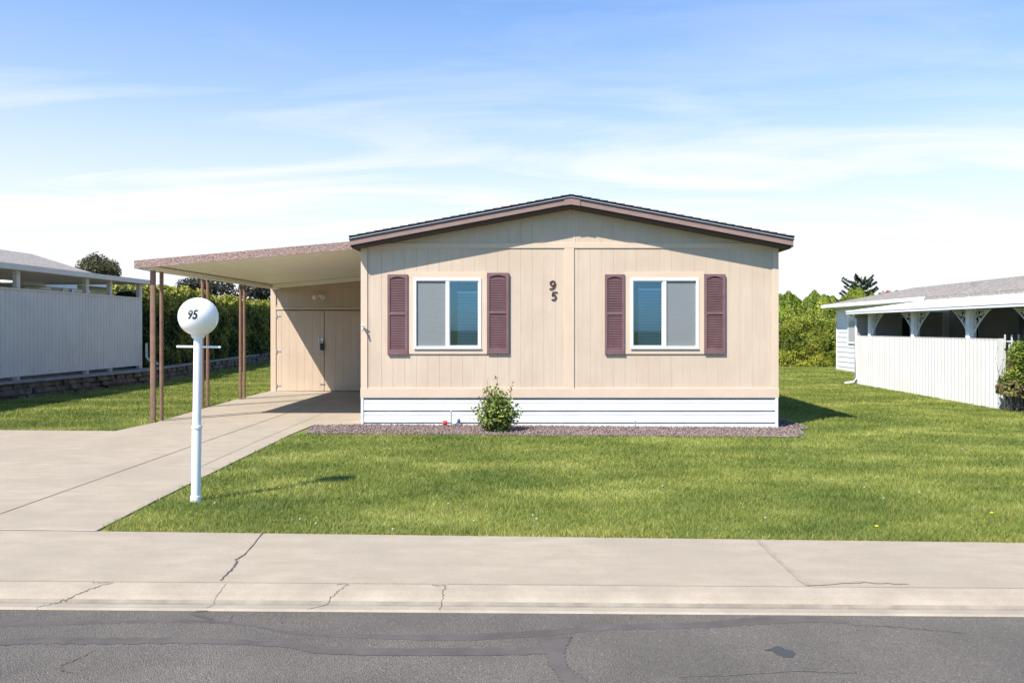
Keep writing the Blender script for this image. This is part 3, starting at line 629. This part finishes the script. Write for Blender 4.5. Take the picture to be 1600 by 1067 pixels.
def hedge(name, path, zb, ztop, depth, n, size, pal, label, seed, bumps=.25, tips=None, cat='hedge', up=.8, side=1, sunlit_top=None):
    root = thing(name, (path[0][0], path[0][1], zb), label, cat); r = np.random.default_rng(seed)
    P_ = np.array(path, float); seg = np.linalg.norm(np.diff(P_, axis=0), axis=1); cum = np.r_[0, np.cumsum(seg)]
    def at(u): return np.stack([np.interp(u, cum, P_[:, 0]), np.interp(u, cum, P_[:, 1])], -1)
    def frame(u):
        a = at(np.clip(u-.3, 0, cum[-1])); b = at(np.clip(u+.3, 0, cum[-1])); d = (b-a); d /= np.linalg.norm(d, axis=1, keepdims=True)+1e-9
        return d, np.stack([d[:, 1], -d[:, 0]], -1)*side
    # ring parameter: front, top, back
    def surf(u, t, inset):
        zt = ztop+ (nzv(np.stack([u, u*0, u*0+seed], -1), .9)*.35) + (tips(u) if tips is not None else 0)
        hgt = zt-zb-inset; d, nn = frame(u)
        w = depth/2-inset
        # superellipse section
        a = t*math.pi; cx = np.cos(a); sz_ = np.sin(a); ex = np.sign(cx)*np.abs(cx)**.45*w; ez = np.abs(sz_)**.5*hgt
        q = at(u); cen = np.stack([q[:, 0], q[:, 1], u*0+zb+ez], -1)
        bm_ = nzv(np.stack([u, ez, t*3], -1), 1.5, seed)*bumps+nzv(np.stack([u, ez, t*3], -1), 4, seed)*bumps*.45
        if inset: bm_ = bm_*.9
        cen[:, :2] += nn*(ex+bm_*np.cos(a))[:, None]; cen[:, 2] += bm_*np.abs(sz_)*.6
        nr = np.stack([nn[:, 0]*cx, nn[:, 1]*cx, np.abs(sz_)*.8], -1); return cen, nr
    u = r.uniform(0, cum[-1], n); t = np.where(r.random(n) < .66, np.arcsin(r.uniform(0, 1, n)**2)/math.pi, r.uniform(.25, 1, n))
    p, nr = surf(u, t, 0); p -= nr*(r.random(n)**1.6*.16)[:, None]
    cc_ = foliage_cols(p, pal, 1.3, seed)
    if sunlit_top is not None: k_ = (np.clip((p[:, 2]-(ztop-.9))/.7, 0, 1)*r.uniform(.2, 1.1, n)).clip(0, 1)[:, None]; cc_ = cc_*(1-k_)+np.array(sunlit_top)*k_*r.uniform(.6, 1.2, (n, 1))  # new growth and sunlight both put into the upper leaf colour
    V, Fc, Cc = leaves(p, nr, np.full(n, size), cc_, 2.0, .65, seed, up)
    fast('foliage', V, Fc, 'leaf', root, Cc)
    nu, ntt = max(8, int(cum[-1]*3)), 22
    uu, tt = np.meshgrid(np.linspace(0, cum[-1], nu), np.linspace(0, 1, ntt), indexing='ij')
    cv, _ = surf(uu.ravel(), tt.ravel(), .24)
    fcs = [(i*ntt+j, i*ntt+j+1, (i+1)*ntt+j+1, (i+1)*ntt+j) for i in range(nu-1) for j in range(ntt-1)]
    for e in (0, (nu-1)*ntt): fcs += [(e+j, e+j+1, e+ntt-2-j, e+ntt-1-j) for j in range(ntt//2-1)]
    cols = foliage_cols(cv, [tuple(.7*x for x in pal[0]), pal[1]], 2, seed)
    fast('inner_core', cv, np.array(fcs), 'leaf', root, cols)  # added solid core in darker leaf tone, stops see-through gaps
    return root
def crown(root, c, rad, n, size, pal, seed, lumps=9, hollow=.35, name='crown', asp=1.6, up=0, spread=.9):
    r = np.random.default_rng(seed); c = np.array(c); rad = np.array(rad)
    L_ = r.normal(0, 1, (lumps, 3)); L_ /= np.linalg.norm(L_, axis=1, keepdims=True); L_ = c+L_*rad*r.uniform(.45, .68, (lumps, 1)); lr = r.uniform(.38, .55, lumps)
    k = r.integers(0, lumps, n); d = r.normal(0, 1, (n, 3)); d /= np.linalg.norm(d, axis=1, keepdims=True)
    p = L_[k]+d*rad*lr[k][:, None]*(r.uniform(hollow, 1, (n, 1))**.5)*(1+.25*nzv(L_[k]+d, 3)[:, None])
    V, Fc, Cc = leaves(p, d, np.full(n, size), foliage_cols(p, pal, 1.2/rad[0], seed), asp, spread, seed, up)
    return fast(name, V, Fc, 'leaf', root, Cc)
ARB = [(.018, .032, .008), (.04, .068, .012), (.09, .13, .018), (.19, .22, .03)]
# left hedge above the stone wall
hedge('hedge', [(-12.9, 25.6), (-13.0, 29), (-13.6, 34), (-14.0, 42), (-13.0, 52)], .4, 2.95, 1.5, 60000, .075, [(.02, .035, .010), (.035, .055, .012), (.065, .095, .015), (.13, .155, .025), (.24, .22, .03)], 'dark evergreen hedge with top coloured a sunlit yellow green behind the stone wall, seen through the carport posts', 3, .22, up=1.0, sunlit_top=(.48, .46, .07))
# right: low hedge and taller row behind
hedge('hedge', [(4.6, 38.6), (15.2, 38.9)], -.1, 2.05, 1.7, 60000, .085, [(.06, .09, .010), (.15, .19, .02), (.24, .26, .03), (.33, .33, .045)], 'rounded yellow green hedge at the end of the right lawn beside the white house', 5, .15, up=.5)
proto = thing('arborvitae', (0, 0, 0), 'tall pointed arborvitae in the row behind the low hedge', 'evergreen', 'pointed evergreens in a row behind the low hedge')
r = np.random.default_rng(11); n = 9000
hh = r.uniform(0, 1, n); prof_r = np.interp(hh, [0, .15, .6, .88, .95, 1], [.5, .55, .50, .33, .2, .03]); an = r.uniform(0, 6.28, n)
rr = prof_r*(1-.35*r.random(n)**2)*(1+.22*np.sin(an*5+hh*9)); p = np.stack([np.cos(an)*rr, np.sin(an)*rr, .2+hh*3.4], -1)
V, Fc, Cc = leaves(p, np.stack([np.cos(an), np.sin(an), an*0+.3], -1), np.full(n, .085), foliage_cols(p, [(.10, .14, .015), (.21, .27, .03), (.36, .39, .05)], 1.5, 3), 2.1, .6, 4, 1.6)
fast('foliage', V, Fc, 'leaf', proto, Cc); MB().tube([(0, 0, -.1), (0, 0, 2.9)], [.07, .02], 8).build('trunk', 'bark', proto)
def copy_tree(o, parent=None):
    c = o.copy(); C.objects.link(c); c.parent = parent
    for ch in o.children: copy_tree(ch, c)
    return c
ORD = ['first', 'second', 'third', 'fourth', 'fifth', 'sixth', 'seventh', 'eighth', 'ninth', 'tenth', 'eleventh', 'twelfth', 'thirteenth', 'fourteenth', 'fifteenth', 'sixteenth', 'seventeenth']
for i in range(15):
    o = proto if i == 0 else copy_tree(proto)
    x = 11.55+i*.44+random.uniform(-.08, .08); o.location = (x, 40.9+random.uniform(-.25, .25), g(x)-.02); s = random.uniform(.93, 1.04)*(1.10 if i in (8, 9) else 1); o.scale = (random.uniform(.8, 1.1), random.uniform(.9, 1.1), s*.97); o.rotation_euler.z = random.uniform(0, 6)
    o['label'] = ORD[i]+' pointed evergreen from the left in the row behind the low hedge'
# spreading conifer
cf = thing('conifer', (26.7, 70, -.2), 'dark conifer with sparse layered branches showing above the white house roof', 'tree')
mb = MB().tube([(26.7, 70, -.3), (26.6, 70, 3), (26.7, 70, 6.0)], [.3, .2, .04]); pts = []; dirs = []
for k in range(34):
    z = 2.6+3.2*(k/34)**.9; a = k*2.4+random.uniform(-.3, .3); ln = (3.0-(z-2.6)*.50)*random.uniform(.65, 1.1); q = []
    for j in range(7):
        t_ = j/6; q.append(Vector((26.65+math.cos(a)*ln*t_, 70+math.sin(a)*ln*t_, z+.30*t_**2*ln-.12*math.sin(t_*3))))
    mb.tube(q, [.05-.007*j for j in range(7)], 5)
    for j in range(260):
        t_ = random.uniform(.2, 1.03); b_ = q[min(int(t_*6), 5)].lerp(q[min(int(t_*6)+1, 6)], (t_*6) % 1 if t_ < 1 else 1)
        pts.append(b_+Vector((random.gauss(0, .11*(1.3-t_)), random.gauss(0, .11*(1.3-t_)), abs(random.gauss(0, .06))))); dirs.append((random.gauss(0, .5), random.gauss(0, .5), 1))
mb.build('trunk', 'bark', cf); pts = np.array(pts); V, Fc, Cc = leaves(pts, np.array(dirs), np.full(len(pts), .10), foliage_cols(pts, [(.02, .035, .02), (.045, .065, .032), (.09, .11, .055)], 2, 2), 2.0, .6, 6)
fast('crown', V, Fc, 'leaf', cf, Cc)
bt = thing('blossom_tree', (31, 76, -.2), 'pink blossoming tree top peeking over the white house roof', 'tree'); MB().tube([(31, 76, -.3), (31.1, 76, 3.8)], [.2, .05]).build('trunk', 'bark', bt)
crown(bt, (31.1, 76, 3.9), (1.3, 1.3, 1.25), 2600, .12, [(.3, .08, .09), (.6, .22, .25), (.7, .4, .42)], 9)
rt = thing('tree', (-58, 110, 0), 'round olive brown tree standing above the grey roof on the left', 'tree'); MB().tube([(-59, 110, -.3), (-59, 110, 8)], [.4, .15]).build('trunk', 'bark', rt)
crown(rt, (-59, 110, 8.2), (3.0, 3.0, 3.6), 22000, .20, [(.045, .045, .02), (.09, .085, .035), (.16, .145, .06)], 21, 26, .3)
for i, (x, y, z, rx, rz, lb) in enumerate(((-24.5, 60, 4.1, 2.9, 1.4, 'dark greyish tree beyond the hedge, left of the shed'), (-20.2, 62, 3.9, 2.6, 1.4, 'dark greyish tree beyond the hedge, nearest the shed wall'))):
    t_ = thing('tree', (x, y, 0), lb, 'tree'); MB().tube([(x, y, -.3), (x, y, z)], [.25, .1]).build('trunk', 'bark', t_)
    crown(t_, (x, y, z), (rx, 2.2, rz), 8000, .16, [(.035, .035, .03), (.07, .065, .05), (.12, .11, .085)], 31+i, 12)
# ---------------------------------------------------------------- rose bush
rbx, rby = P(776, 673.5); rb = thing('rose_bush', (rbx, rby, 0), 'leafy rose bush with reddish new shoots in the gravel bed', 'bush')
st = MB(); pts = []; red = []; r = np.random.default_rng(5)
for k in range(48):
    a = r.uniform(0, 6.28); tilt_ = r.uniform(.02, .62); hgt = r.uniform(.60, .84)*(1-tilt_*.95); 
    if k < 4: tilt_, hgt = (.05, .12, .22, .15)[k], (.90, .84, .80, .72)[k]; a = (1.5, 2.8, 0.2, 3.3)[k]
    q = [Vector((rbx+math.cos(a)*(.03+(tilt_*.58 if k > 3 else tilt_*hgt*1.3)*t_**.6), rby+math.sin(a)*(.03+tilt_*hgt*1.1*t_), -.02+hgt*t_)) for t_ in np.linspace(0, 1, 7)]
    st.tube(q, [.008-.001*i for i in range(7)], 5)
    for j in range(64):
        t_ = r.uniform(.06, 1)**.95 if k > 3 else r.uniform(.2, 1)**.7; i0 = min(int(t_*6), 5); b_ = q[i0].lerp(q[i0+1], t_*6-i0)
        if k < 4 and r.random() < .55 and t_ > .7: continue
        sp = .055 if k > 3 else .028
        pts.append(b_+Vector(r.normal(0, sp, 3))); red.append(max(0, (b_.z-.52)*2.2)*r.uniform(0, 1.4)+(r.random() < .10)*.7)
st.build('stem', 'stem_brown', rb); pts = np.array(pts); red = np.clip(np.array(red), 0, 1)[:, None]
cols = foliage_cols(pts, [(.06, .11, .02), (.14, .20, .03), (.32, .36, .08)], 9, 4, .35); cols = cols*(1-red*.75)+np.array([.16, .045, .03])*red*.75
V, Fc, Cc = leaves(pts, np.tile([0, -.5, .7], (len(pts), 1)), np.full(len(pts), .040), cols, 1.5, .8, 8)
fast('foliage', V, Fc, 'leaf', rb, Cc)
# sprinkler fittings
def riser(px, pyt, pyb, label, grp=None):
    x, y = P(px, pyb); y = min(y, HY-.2); o = thing('irrigation_riser', (x, y, 0), label, 'pipe'); ztop = H-(pyt-VY)*y/F
    MB().tube([(x, y, -.02), (x, y, ztop-.06)], .009, 8).tube([(x, y, ztop-.06), (x, y, ztop-.055)], .012).build('pipe', 'metal', o); MB().tube([(x, y, ztop-.055), (x, y, ztop-.01), (x-.0, y, ztop)], [.013, .013, .008], 10).build('nozzle', 'white_paint', o)
riser(709, 637, 662, 'thin white tipped riser pipe between the red and blue fittings'); riser(988.5, 652, 664, 'short grey riser pipe alone in the gravel right of the rose bush')
def blob(name, px, py, rx, rz, m, label):
    x, y = P(px, py+5); y = min(y, HY-.15); o = thing(name, (x, y, 0), label, 'garden fitting'); zc_ = H-(py-VY)*y/F
    MB().lathe(x, y, [(rx*.55, zc_-rz), (rx*.9, zc_-rz*.7), (rx, zc_), (rx*.85, zc_+rz*.5), (rx*.4, zc_+rz*.95), (rx*.12, zc_+rz)], 14).build('cap', m, o, smooth=True)
    MB().lathe(x, y, [(rx*.5, -.02), (rx*.5, zc_-rz*.5)], 10).build('stub', 'metal', o)
blob('sprinkler_head', 696, 660, .045, .035, 'red_plastic', 'small red cap in the gravel left of the white fitting')
blob('sprinkler_head', 712, 659.5, .055, .04, 'white_paint', 'white rounded cap at the foot of the riser pipe')
blob('sprinkler_head', 720, 657, .03, .032, 'blue_plastic', 'small blue cap in the gravel right of the white fitting')
# dandelions
dl = [(493, 819, 0), (468, 812, 0), (613, 828, 0), (832, 806, 0), (740, 815, 0), (838, 812, 0), (700, 788, 0), (1380, 779, 0), (1436, 770, 0), (1195, 810, 0), (335, 787, 0), (1035, 760, 0), (1549, 803, 1), (1369, 824, 1), (1503, 702, 0), (1350, 762, 0)]
dl.sort(key=lambda q: (q[2], q[0]))
for di, (px, py, yl) in enumerate(dl):
    x, y = P(px, py, .04); o = thing('dandelion', (x, y, g(x)), ('left' if di == len(dl)-2 else 'right')+' one of the two yellow dandelion flowers in the lawn near the pavement' if yl else ORD[di]+' white dandelion seed head from the left in the front lawn', 'flower', 'yellow dandelions in the front lawn' if yl else 'white dandelion seed heads in the front lawn')
    z = g(x); MB().tube([(x, y, z-.03), (x+.004, y, z+.050)], .0025, 5).build('stem', 'stem_green', o)
    MB().lathe(x+.004, y, [(.002, z+.040), (.007, z+.043), (.009, z+.049), (.007, z+.055), (.002, z+.057)] if not yl else [(.004, z+.045), (.014, z+.052), (.015, z+.056), (.006, z+.059)], 9).build('flower', 'petal_yellow' if yl else 'seed_white', o)
# ---------------------------------------------------------------- left neighbour: stone wall, screen fence, patio roof, house
wl = [(-11.5, 8), (-11.78, 18), (-11.35, 23.6), (-12.1, 30), (-13.2, 40), (-13.6, 46)]
sw = thing('retaining_wall', (-11.6, 18, 0), 'low brown stone retaining wall with grey cap along the left lawn', 'wall')
mb = MB(); cp = MB(); q = []
for (a, b) in zip(wl[:-1], wl[1:]):
    ln = math.dist(a, b); k = max(1, int(ln/.42)); q += [(a[0]+(b[0]-a[0])*i/k, a[1]+(b[1]-a[1])*i/k) for i in range(k)]
q.append(wl[-1]); zt_ = .43
for a, b in zip(q[:-1], q[1:]):
    d = Vector((b[0]-a[0], b[1]-a[1])).normalized(); nr = Vector((-d.y, d.x))
    for row in range(3):
        z0, z1 = .02+row*.135, .02+(row+1)*.135-.006+random.uniform(-.012, .006); sh = (row % 2)*.2+random.uniform(-.05, .05); o_ = random.uniform(-.04, .03)
        A = Vector(a)+d*(sh+.008)-nr*o_; B = Vector(b)+d*(sh-.008)-nr*o_
        mb.hexa([(A.x, A.y, z0), (B.x, B.y, z0), (B.x+nr.x*.3, B.y+nr.y*.3, z0), (A.x+nr.x*.3, A.y+nr.y*.3, z0), (A.x+nr.x*random.uniform(0, .05), A.y, z1), (B.x+nr.x*random.uniform(0, .05), B.y, z1+random.uniform(-.02, .01)), (B.x+nr.x*.3, B.y+nr.y*.3, z1), (A.x+nr.x*.3, A.y+nr.y*.3, z1)])
    cp.hexa([(a[0]-nr.x*.03, a[1], .425), (b[0]-nr.x*.03, b[1], .425), (b[0]+nr.x*.33, b[1], .425), (a[0]+nr.x*.33, a[1], .425), (a[0]-nr.x*.02, a[1], .47), (b[0]-nr.x*.02, b[1], .47), (b[0]+nr.x*.33, b[1], .47), (a[0]+nr.x*.33, a[1], .47)])
mb.build('stone_block', 'stone', sw, bevel=.012)
cp.build('cap', 'cap_stone', sw)
terr = MB()
for a, b in zip(wl[:-1], wl[1:]): terr.poly([(a[0]-.2, a[1], .44), (b[0]-.2, b[1], .44), (-60, b[1], .44), (-60, a[1], .44)])
terr.poly([(wl[0][0]-.2, 8, .44), (-60, 8, .44), (-60, 8, .1), (wl[0][0]-.2, 8, .1)])
tag(terr.build('terrace', 'cap_stone'), kind='structure')
def ribs(mb, x, y0, y1, z0, z1, pitch, w, h, s=1):
    pr = []; y = y0
    while y < y1-.001:
        pr += [(y, 0), (y+pitch-w-.02, 0), (y+pitch-w-.008, h), (y+pitch-.012, h)]; y += pitch
    pr.append((min(y, y1), 0)); n = len(pr); k = len(mb.v)
    mb.v += [(x+s*o, yy, z0) for yy, o in pr]+[(x+s*o, yy, z1) for yy, o in pr]
    for i in range(n-1): mb.f.append((k+i, k+i+1, k+n+i+1, k+n+i))
FX = -12.2
lf = thing('screen_fence', (FX, 18, .44), 'tall grey white ribbed metal screen fence on the left above the stone wall', 'fence')
mb = MB(); ribs(mb, FX, 9, 25.1, .56, 2.54, .15, .05, .010); mb.box(FX-.012, FX-.006, 9, 25.1, .56, 2.54); mb.build('panel', 'grey_fence', lf, fix=False)
MB().box(FX-.03, FX+.035, 9, 25.13, 2.54, 2.575).box(FX-.02, FX+.028, 9, 25.12, .535, .56).build('rail', 'grey_fence', lf)
lc = thing('patio_cover', (-14, 18, .44), 'flat grey white carport roof on posts above the left screen fence', 'carport')
MB().box(-12.0, -11.95, 9, 25.3, 2.98, 3.11).box(-15.4, -11.95, 25.3, 25.34, 2.98, 3.11).build('fascia', 'grey_fence', lc)
MB().box(-15.4, -12.003, 9, 25.3, 3.03, 3.09).build('roof', 'soffit_cream', lc)
for px, w in ((25.5, .065), (134, .07), (171, .065), (217.5, .085)):
    y = 12.28*F/(VX-px); x = -12.28
    MB().box(x-.05, x+.05, y-w, y+w, .44, 3.0).box(x+.05, x+.056, y-w*.35, y+w*.35, .44, 3.0).build('post', 'grey_fence', lc)
ds = MB().tube([(-12.05, 25.22, 1.2), (-12.05, 25.22, .78), (-11.9, 25.15, .66), (-11.6, 25.0, .58)], .035, 8); ds.build('downspout', 'grey_fence', lc)
nh = thing('neighbour_house', (-20, 25, .44), 'cream house with grey shingle roof behind the left screen fence', 'house')
mb = MB().box(-23.6, -16.4, 10, 32.1, .44, 3.25).prism([(-23.6, 3.25), (-16.4, 3.25), (-20, 4.35)], 'y', 31.9, 32.08); mb.build('wall', 'cream_wall', nh)
r2 = lambda x: 4.55-abs(x+20)*.3125
rr_ = MB(); slab(rr_, -24, -20, lambda x: r2(x)-.06, r2, 9.5, 32.5); slab(rr_, -20, -16, lambda x: r2(x)-.06, r2, 9.5, 32.5)
rr_.box(-17.6, -17.35, 24.9, 25.2, 3.7, 3.9)
nr_ = rr_.build('roof', 'shingle_gray', nh)
MB().box(-16.02, -15.96, 9.5, 32.5, 3.14, 3.26).build('gutter', 'white_paint', nr_)
for ya, yb in ((26.2, 27.6), (28.3, 30.0), (22, 24.5)):
    o = MB().box(-16.4, -16.36, ya, yb, 2.3, 3.0).build('window', 'vinyl', nh); MB().box(-16.36, -16.35, ya+.06, yb-.06, 2.36, 2.94).build('pane', 'dark_glass', o)
MB().box(-16.4, -15.2, 24.2, 27.0, 2.98, 3.06).box(-15.2, -15.15, 24.2, 27.0, 2.92, 3.06).box(-15.3, -15.2, 26.8, 26.9, .44, 2.98).build('awning', 'white_paint', nh)
# ---------------------------------------------------------------- right neighbour
rh = thing('neighbour_house', (16, 25, -.1), 'white lap sided house with low grey shingle roof on the right', 'house')
mb = MB(); z = -.15; X = 12.5
k = 0
while z < 2.55:                                   # lap siding boards on the west wall
    mb.hexa([(X-.022, 12, z), (X, 12, z), (X, 35.5, z), (X-.022, 35.5, z), (X-.004, 12, z+.205), (X, 12, z+.205), (X, 35.5, z+.205), (X-.004, 35.5, z+.205)]); z += .205
mb.box(X, 19.4, 12, 35.5, -.15, 2.56); mb.prism([(X, 2.56), (19.4, 2.56), (16, 3.2)], 'y', 35.3, 35.48)
mb.box(X-.03, X+.05, 35.45, 35.52, -.15, 2.56); wl_ = mb.build('wall', 'lap_white', rh)
MB().box(X-.03, X-.0225, 12.1, 25.6, -.1, 2.5).build('porch_siding', 'porch_wall', rh)
MB().box(9.75, X-.04, 26.02, 26.12, -.12, 2.17).build('porch_end_wall', 'porch_wall', rh)
MB().box(11.2, 11.42, 26.0, 26.018, -.1, 1.98).build('door', 'black', rh)
r3 = lambda x: 3.40-abs(x-16)*.19
rr_ = MB()
for a, b in ((12.05, 16), (16, 19.95)): slab(rr_, a, b, lambda x: r3(x)-.06, r3, 11.5, 35.9)
rr_.box(14.0, 14.25, 27, 27.3, 3.0, 3.14); rr_.box(14.9, 15.2, 21.5, 21.8, 3.2, 3.3)
for k in range(18):
    a = 12.05+.22*k; rr_.prism([(a, r3(a)-.001), (a+.21, r3(a+.21)-.001), (a+.21, r3(a+.21)+.002), (a, r3(a)+.012)], 'y', 11.5-.01*(k % 2), 35.9)
nr_ = rr_.build('roof', 'shingle_gray', rh)
MB().box(11.95, 12.045, 26.3, 35.92, 2.52, 2.65).build('gutter', 'white_paint', nr_)
MB().box(12.05, 12.48, 11.6, 35.85, 2.50, 2.53).build('soffit', 'white_paint', nr_)
MB().box(12.0, 12.048, 11.5, 26.3, 2.44, 2.60).build('eave_board', 'shingle_gray', nr_)
o = MB().box(X-.06, X-.024, 32.6, 34.1, 1.03, 2.22).build('window', 'vinyl', rh); MB().box(X-.066, X-.0605, 32.7, 33.98, 1.13, 2.12).build('pane', 'curtain_glass', o)
o = MB().box(X-.05, X-.031, 20.6, 21.9, .9, 2.15).build('window', 'porch_wall', rh); MB().box(X-.056, X-.0505, 20.7, 21.8, 1.0, 2.1).build('pane', 'dark_glass', o)
o = MB().box(X-.055, X-.031, 29.1-5.2, 24.3, -.1, 1.95).build('door', 'black', rh)
pc = thing('patio_cover', (10.5, 20, -.1), 'white patio roof on posts with scrolled iron brackets along the right house', 'patio cover')
pr_ = lambda x: 2.19+(x-9.6)*.135
mb = MB(); slab(mb, 9.6, 12.0, lambda x: pr_(x)-.03, pr_, 12, 26.2)
for k in range(0, 60):
    y = 12.1+k*.235
    if y < 26.1: mb.hexa([(9.6, y, pr_(9.6)-.001), (12, y, pr_(12)-.001), (12, y+.02, pr_(12)-.001), (9.6, y+.02, pr_(9.6)-.001), (9.6, y, pr_(9.6)+.018), (12, y, pr_(12)+.018), (12, y+.02, pr_(12)+.018), (9.6, y+.02, pr_(9.6)+.018)])
prf = mb.build('roof', 'white_paint', pc)
MB().box(9.53, 9.595, 11.98, 26.22, 2.08, 2.21).box(9.50, 9.53, 11.98, 26.2, 2.15, 2.205).box(9.51, 9.53, 11.98, 26.2, 2.09, 2.13).build('gutter', 'white_paint', pc)
MB().tube([(9.58, 26.15, 2.1), (9.75, 26.0, 1.95), (9.78, 25.98, .1), (9.6, 25.9, -.03), (9.35, 25.85, -.05)], .04, 8).build('downspout', 'white_paint', pc)
XP = 9.95
def bracket(y, s):
    mb = MB(); zb_, zt2 = 1.44, 2.08; A = []
    for i in range(13):
        t_ = i/12; A.append((XP, y+s*(.10+.75*t_**.95*(.55+.45*t_)), zb_+(zt2-zb_)*(t_**.85)))
    mb.tube(A, .017, 6)
    mb.tube([(XP, y+s*.09, zt2-.02), (XP, y+s*.85, zt2-.02)], .012, 6); mb.tube([(XP, y+s*.09, zb_), (XP, y+s*.09, zt2)], .012, 6)
    for cy, cz, r0, a0, dr_ in ((.24, 1.95, .095, 0, 1), (.47, 1.99, .07, 2, -1), (.23, 1.76, .075, 3, -1), (.63, 2.02, .045, 1, 1), (.18, 1.60, .05, 2, 1), (.38, 1.86, .055, 4, 1)):
        sp = []
        for i in range(20):
            t_ = i/19; a = a0+dr_*t_*8; q = r0*(1-.8*t_); sp.append((XP, y+s*(cy+q*math.cos(a)), cz+q*math.sin(a)))
        mb.tube(sp, .010, 5)
    mb.tube([(XP, y+s*.1, 2.04), (XP, y+s*.3, 1.93), (XP, y+s*.42, 1.96), (XP, y+s*.75, 2.05)], .010, 5)
    mb.build('bracket', 'iron_white', pc)
for px in (1362, 1430, 1517, 1622):
    y = XP*F/(px-VX); mb = MB(); mb.box(XP-.08, XP+.08, y-.09, y+.09, -.1, 2.12)
    for e in (-.05, .0, .05): mb.box(XP-.088, XP-.0805, y+e-.012, y+e+.012, -.1, 2.1)
    mb.build('post', 'white_paint', pc)
    if px > 1362: bracket(y, 1)
    bracket(y, -1)
rfx = 9.8
ff = thing('screen_fence', (rfx, 22, -.1), 'white ribbed metal fence running back beside the right lawn', 'fence')
mb = MB(); ribs(mb, rfx, 17.92, 25.92, -.12, 1.40, .17, .06, .05, -1); mb.box(rfx+.004, rfx+.012, 17.92, 25.92, -.12, 1.40)
mb.build('panel', 'white_fence', ff, fix=False)
MB().box(rfx-.012, rfx+.04, 17.9, 25.94, 1.405, 1.425).box(rfx-.05, rfx+.05, 17.82, 17.915, -.12, 1.43).box(rfx-.03, rfx+.03, 25.93, 25.99, -.12, 1.43).build('rail', 'white_fence', ff)
gt = thing('metal_gate', (10.3, 17.6, -.1), 'white picket metal gate half hidden by the climbing shrub at the right edge', 'gate')
mb = MB()
for k in range(9): x = 9.73+k*.145; mb.box(x-.012, x+.012, 17.55, 17.575, -.05, 1.52)
mb.box(9.70, 11.0, 17.58, 17.60, 1.36, 1.39); mb.box(9.70, 11.0, 17.58, 17.60, .1, .13); mb.build('picket', 'white_fence', gt)
MB().box(9.71, 9.85, 17.52, 17.5485, 1.20, 1.23).build('latch', 'black', gt); MB().box(9.84, 11.0, 17.61, 17.63, -.05, 1.34).build('panel', 'white_fence', gt)
vn = thing('climbing_shrub', (10.2, 17.3, -.1), 'leafy climbing shrub spilling over the white gate at the right edge', 'shrub')
mb = MB()
for k in range(60):
    x = 9.75+random.uniform(-.15, .9); q = [(x, 17.3+random.uniform(-.15, .15), -.1)]
    for j in range(5): q.append((q[-1][0]+random.uniform(-.12, .12), q[-1][1]+random.uniform(-.05, .05), q[-1][2]+random.uniform(.15, .32)))
    mb.tube(q, [.008, .007, .006, .005, .004, .003], 4)
mb.build('stem', 'stem_brown', vn)
r = np.random.default_rng(15); n = 9000; z = r.uniform(.25, 1.42, n); xl = np.interp(z, [0, .3, .6, .9, 1.2, 1.42], [9.46, 9.50, 9.62, 9.66, 9.74, 9.92]); x = xl+np.abs(r.normal(0, .45, n)); y = 17.30+r.normal(0, .14, n)
p = np.stack([x, y, z], -1); p += np.stack([nzv(p, 3)*.12, nzv(p, 3, 5)*.12, nzv(p, 3, 9)*.08], -1); cols = foliage_cols(p, [(.05, .085, .01), (.13, .18, .02), (.27, .30, .04)], 4, 6)
low = (z < .55)[:, None]*np.clip(r.uniform(0, 1.3, (n, 1)), 0, 1); cols = cols*(1-low)+np.array([.22, .15, .09])*low
V, Fc, Cc = leaves(p, np.tile([0, -.7, .5], (n, 1)), np.full(n, .05), cols, 1.5, .7, 3); fast('foliage', V, Fc, 'leaf', vn, Cc)
